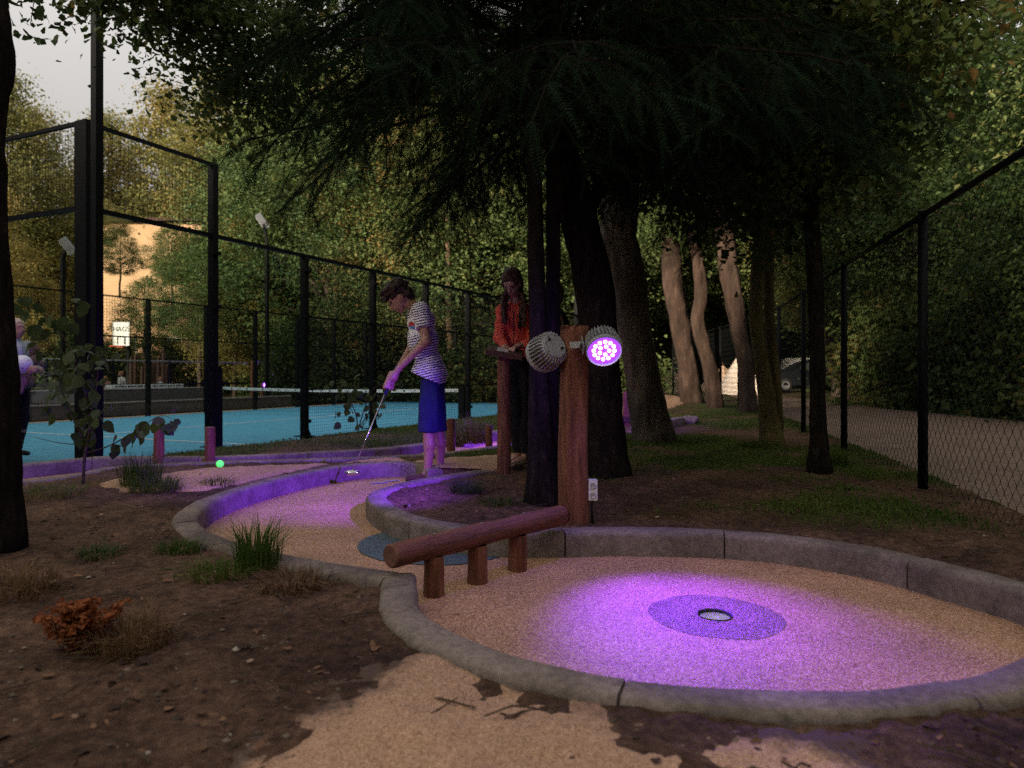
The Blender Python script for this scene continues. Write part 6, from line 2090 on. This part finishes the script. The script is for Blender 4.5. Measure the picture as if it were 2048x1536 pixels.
# ------------------------------------------------------------------ hazel shrub with broad leaves
def leaf_template():
    """broad pointed leaf, folded along its midrib, drooping to the tip"""
    ys = np.array([0, .12, .32, .55, .78, 1.0]); ws = np.array([.02, .27, .42, .40, .24, .0])
    V_ = []
    for y, w in zip(ys, ws):
        z = -.22 * y ** 2
        V_ += [(-w, y, z + .16 * w), (0, y, z), (w, y, z + .16 * w)]
    Q_ = []
    for k in range(5):
        b = k * 3
        Q_ += [[b, b + 1, b + 4, b + 3], [b + 1, b + 2, b + 5, b + 4]]
    me = MB().add(V_, Q_).mesh('hazel_leaf')
    me.materials.append(M['leaf_hazel'])
    me.polygons.foreach_set('use_smooth', np.ones(len(me.polygons), bool))
    return me
leaf_me = leaf_template()
def hazel(label, stems, d, spots, size, root, seed):
    r = np.random.default_rng(seed)
    rp = gpt(*root)
    t = thing('hazel_shrub', label, 'shrub', rp)
    for pts, r0, r1 in stems:
        S = spline(np.array([W(a, b, d + dd) for a, b, dd in pts]), .04)
        MB().tube(S, np.linspace(r0, r1, len(S)), 8, True, .08, 12, seed).build('stem', M['twig'], t, loc=rp, smooth=True)
    for a, b, n_, sp_ in spots:
        for k in range(n_):
            p = W(a + r.normal() * sp_, b + r.normal() * sp_ * .7, d + r.normal() * .12)
            s = size * r.uniform(.65, 1.2)
            o = inst('leaf', leaf_me, t, p - rp, (math.radians(-55 + r.normal() * 28), r.normal() * .5, r.uniform(0, 6.28)), (s, s, s))
    return t
hazel('young hazel shrub with broad green leaves beside the rough black trunk',
      [([(166, 968, 0), (170, 910, 0), (180, 850, 0), (170, 780, 0), (150, 720, 0), (118, 660, .05), (70, 605, .1)], .012, .003), ([(178, 850, 0), (192, 780, 0), (198, 730, 0), (214, 695, 0)], .007, .002),
       ([(172, 890, 0), (130, 800, -.05), (108, 720, -.08), (95, 680, -.1)], .006, .002), ([(176, 905, 0), (215, 893, 0), (262, 868, 0), (318, 832, .02), (345, 838, .02)], .006, .002), ([(178, 890, 0), (120, 886, .05), (60, 872, .1)], .004, .0015)],
      5.15, [(55, 612, 8, 16), (100, 640, 9, 20), (70, 680, 5, 16), (128, 700, 8, 16), (165, 705, 6, 14), (195, 712, 6, 12), (150, 760, 8, 18), (185, 780, 6, 16), (112, 778, 5, 14), (160, 812, 8, 20), (95, 812, 3, 10), (195, 826, 8, 14), (140, 735, 6, 18), (175, 745, 6, 16), (85, 645, 6, 18), (205, 705, 5, 12), (165, 850, 5, 16), (175, 870, 5, 14),
             (222, 894, 4, 10), (250, 876, 5, 12), (280, 862, 6, 12), (305, 850, 6, 12), (335, 840, 6, 10), (160, 600, 3, 14), (30, 600, 4, 14)], .092, (166, 968), 5)
hazel('small leafy shrub on the grass strip behind the putter shaft', [([(716, 862, 0), (712, 830, 0), (700, 800, 0), (690, 780, 0)], .008, .003), ([(716, 862, 0), (728, 820, 0), (745, 780, 0), (770, 765, 0)], .008, .003), ([(722, 850, 0), (755, 800, 0), (790, 772, 0)], .006, .002)],
      8.2, [(660, 770, 5, 14), (700, 790, 8, 16), (735, 780, 9, 18), (770, 770, 8, 14), (745, 815, 7, 14), (690, 825, 6, 14), (765, 800, 5, 12), (720, 845, 5, 14)], .10, (716, 864), 6)

# ------------------------------------------------------------------ grass tufts
def gz_at(x, y):
    return g(x, y) + .012 * fbm(np.asarray(x) * 3, np.asarray(y) * 3, 0, 11, 4) + .008 * fbm(np.asarray(x) * 17, np.asarray(y) * 17, 0, 15, 4)
def blades(pos, dirs, h, w, bend, seed):
    """curved blades of two segments: vertices, triangles"""
    n = len(pos)
    r = np.random.default_rng(seed)
    side_ = unit(np.cross(dirs, [0, 0, 1.0]) + 1e-6)
    h = np.broadcast_to(h, (n,))[:, None]
    up = np.array([0, 0, 1.0])
    m = pos + up * h * .55 + dirs * h * bend * .25
    tip = pos + up * h * (1 - .35 * np.abs(bend)) + dirs * h * bend
    w = np.broadcast_to(w, (n,))[:, None]
    V_ = np.stack([pos - side_ * w, pos + side_ * w, m - side_ * w * .7, m + side_ * w * .7, tip], 1).reshape(-1, 3)
    k = np.arange(n)[:, None] * 5
    return V_, k + np.array([[0, 1, 3, 2]]), k + np.array([[2, 3, 4]])
def tuft(label, px, py, h, n, rad, mat, seed, bend=.6, w=.003, d=None):
    p = gpt(px, py) if d is None else np.array([X(px, d), d, float(g(X(px, d), d))])
    p[2] = float(gz_at(p[0], p[1]))
    r = np.random.default_rng(seed)
    t = thing('grass_tuft', label, 'grass tuft', p)
    a = r.uniform(0, 6.28, n); q = rad * np.sqrt(r.uniform(0, 1, n))
    pos = np.stack([q * np.cos(a), q * np.sin(a), np.full(n, -.02)], 1)
    dirs = np.stack([np.cos(a + r.normal(0, .6, n)), np.sin(a + r.normal(0, .6, n)), np.zeros(n)], 1)
    hh = h * r.uniform(.35, 1.1, n)
    v, qd, tr = blades(pos, dirs, hh, w * r.uniform(.6, 1.3, n), (bend * r.uniform(.2, 1.3, n))[:, None], seed)
    MB().add(v, qd, tr).build('blades', mat, t)
    return t
tuft('green grass tuft with long seed stalks beside the hazel shrub', 282, 975, .30, 420, .13, M['grass'], 1, .6)
tuft('dense low grass tuft on the soil in front of the bollards', 312, 984, .17, 500, .16, M['grass'], 2, .8)
tuft('small grass tuft beside the left bend of the kerb', 436, 972, .12, 260, .12, M['grass'], 3, .8)
tuft('low mossy grass patch at the foot of the hazel shrub', 100, 990, .10, 500, .25, M['grass'], 4, .8)
tuft('tall bladed grass tuft growing against the kerb of the left lobe', 515, 1135, .26, 200, .09, M['grass'], 5, .5, .0042)
tuft('spreading green grass tuft on soil next to the tall bladed one', 440, 1150, .12, 420, .13, M['grass'], 6, 1.0)
tuft('withered brown grass tuft drooping against the kerb', 585, 1165, .10, 420, .14, M['grass_dry'], 7, 1.1)
tuft('small dark grass tuft on bare soil near the rough trunk', 360, 1105, .10, 300, .10, M['grass'], 8, .9)
tuft('tiny dark grass clump on bare soil near the rough trunk', 205, 1110, .07, 260, .10, M['leaf_dark'], 9, .9)
tuft('dry brown grass tuft behind the orange fern', 262, 1300, .17, 420, .11, M['grass_dry'], 10, .8)
tuft('wispy dry grass in front of the rough trunk', 30, 1190, .14, 300, .14, M['grass_dry'], 11, .9)
tuft('grey green ornamental grass behind the reddish bollard', 945, 872, .42, 520, .22, M['grass'], 12, .9, .004, d=8.6)
tuft('small tuft of sedge on the island beside the kerb end', 935, 985, .16, 300, .10, M['leaf_dark'], 13, .9)
tuft('low grass tuft at the kerb near the lamp post', 1000, 1010, .09, 300, .14, M['grass'], 14, .9)
tuft('green grass tuft at the foot of the slim dark trunk', 1655, 930, .22, 420, .16, M['grass'], 15, .7)
tuft('grass tuft growing round the mossy stems', 1520, 895, .16, 420, .20, M['grass'], 16, .8)
tuft('scruffy grass at the bottom of the chain link fence', 1760, 955, .14, 420, .25, M['grass'], 17, .8)
fp_ = gpt(165, 1305)
fern = thing('fern', 'withered orange fern on the bare soil', 'fern', fp_)
r = np.random.default_rng(4)
fm = MB()
for k in range(30):
    a = r.uniform(0, 6.28); L_ = r.uniform(.09, .20)
    tt = np.linspace(0, 1, 12)[:, None]
    dr_ = np.array([math.cos(a), math.sin(a), 0])
    off = np.array([r.normal() * .025, r.normal() * .02, 0])
    S = off + dr_ * L_ * r.uniform(.2, .6) * tt ** 1.3 + np.array([0, 0, 1]) * (L_ * 1.5 * tt - L_ * .7 * tt ** 2)
    cen = np.repeat(S[3:], 4, 0) + r.normal(size=(36, 3)) * .004
    aim = np.tile(np.cross(dr_, [0, 0, 1])[None], (36, 1)) * np.where(np.arange(36) % 2, 1, -1)[:, None]
    v, q = leaves(cen, .019, aim * 2, .6, k)
    fm.add(v, q)
    fm.tube(S, np.linspace(.0018, .0008, 12), 3, False)
fm.build('fronds', M['fern_orange'], fern)

# ------------------------------------------------------------------ litter, pebbles, lawn
r = np.random.default_rng(12)
def scatter(n, y0, y1, half=.85):
    y = y0 * (y1 / y0) ** r.uniform(0, 1, n)
    x = r.uniform(-half, half, n) * (y + 1.0)
    ok = ~inside(lane_poly, x, y) & ~inside(lane2_poly, x, y) & (pdist(lane_poly[::4], x, y, True) > .10) & (pdist(C_line[::3], x, y) > .1) & (pdist(D_line[::3], x, y) > .1)
    d_ = (x - C0[0]) * -V[0] + (y - C0[1]) * -V[1]; t_ = (x - C0[0]) * U[0] + (y - C0[1]) * U[1]
    ok &= np.maximum(d_, -t_) > .15
    ok &= x < fence_x(y) + .3
    return x[ok], y[ok]
x, y = scatter(8500, 1.0, 11)
onpath = inside(p1, x, y) | inside(path2_poly, x, y)
keep = ~onpath | (r.uniform(0, 1, len(x)) < .12)
dens = smooth(-.5, .5, fbm(x * 1.3, y * 1.3, 0, 61, 3)) * .7 + .3
keep &= r.uniform(0, 1, len(x)) < dens
x, y = x[keep], y[keep]
z = gz_at(x, y) + .007
cen = np.stack([x, y, z], 1)
n = len(cen)
lv, lq = leaves(cen, r.uniform(.010, .034, n), None, .0, 77, True)
lv = np.c_[lv[:, :2], np.repeat(z, 8) + (lv[:, 2] - np.repeat(z, 8)) * .45 + .002]
d = unit(np.stack([r.normal(size=n), r.normal(size=n), r.normal(size=n) * .18], 1))
s_ = unit(np.cross(d, unit(r.normal(size=(n, 3)) * .25 + [0, 0, 1])))
nn = np.cross(s_, d)
L_ = r.uniform(.012, .042, n)[:, None]; w_ = L_ * r.uniform(.25, .42, n)[:, None]
V_ = np.stack([cen - d * L_ * .5, cen + s_ * w_ + nn * w_ * r.uniform(-.2, .8, (n, 1)), cen + d * L_ * .5 + nn * L_ * .15, cen - s_ * w_ + nn * w_ * r.uniform(-.2, .8, (n, 1))], 1).reshape(-1, 3)
lit = MB().add(lv, lq).build('leaf_litter', M['litter'], kind='stuff')
lit['label'] = 'fallen brown leaves scattered over the soil'

x, y = scatter(5000, .9, 7)
z = gz_at(x, y) + .001
n = len(x)
octa = np.array([(1, 0, 0), (-1, 0, 0), (0, 1, 0), (0, -1, 0), (0, 0, 1), (0, 0, -1)], float)
of = np.array([[0, 2, 4], [2, 1, 4], [1, 3, 4], [3, 0, 4], [2, 0, 5], [1, 2, 5], [3, 1, 5], [0, 3, 5]])
sz = r.gamma(2.0, .0022, n)[:, None, None] + .0015
Vp = np.stack([x, y, z], 1)[:, None] + octa[None] * sz * r.uniform(.6, 1.4, (n, 6, 1)) * np.array([1, 1, .7])
peb = MB().add(Vp.reshape(-1, 3), None, (of[None] + np.arange(n)[:, None, None] * 6).reshape(-1, 3)).build('soil_crumbs', M['pebble'], kind='stuff')
peb['label'] = 'small stones and soil crumbs on the ground'

x, y = scatter(320000, 3.4, 15, 1.0)
mo = moss_at(x, y)
keep = (r.uniform(0, 1, len(x)) < mo * 1.3) & ~inside(path2_poly, x, y) & ~inside(path3_poly, x, y)
x, y = x[keep][:130000], y[keep][:130000]
n = len(x)
a = r.uniform(0, 6.28, n)
dirs = np.stack([np.cos(a), np.sin(a), np.zeros(n)], 1)
pos = np.stack([x, y, gz_at(x, y) - .004], 1)
hh = r.uniform(.018, .055, n)
V_, qd, tr = blades(pos, dirs, hh, .0016 + .0004 * y, r.uniform(.1, 1.1, n)[:, None], 3)
lawn = MB().add(V_, qd, tr).build('short_grass', M['grass'], kind='stuff')
lawn['label'] = 'patchy short grass between the lanes and the fence'

x, y = scatter(260, 1.2, 8)
tw = MB()
for k in range(len(x)):
    a = r.uniform(0, 6.28); L0 = r.uniform(.05, .22)
    p = np.array([x[k], y[k], float(gz_at(x[k], y[k])) + .008])
    e = np.array([math.cos(a), math.sin(a), r.uniform(-.05, .1)]) * L0
    tw.tube([p - e / 2, p + np.array([0, 0, .006]) + r.normal(size=3) * .008, p + e / 2], [.0025, .003, .0018], 4, False)
tw_ = tw.build('fallen_twigs', M['twig'], kind='stuff')
tw_['label'] = 'thin fallen twigs on the soil'
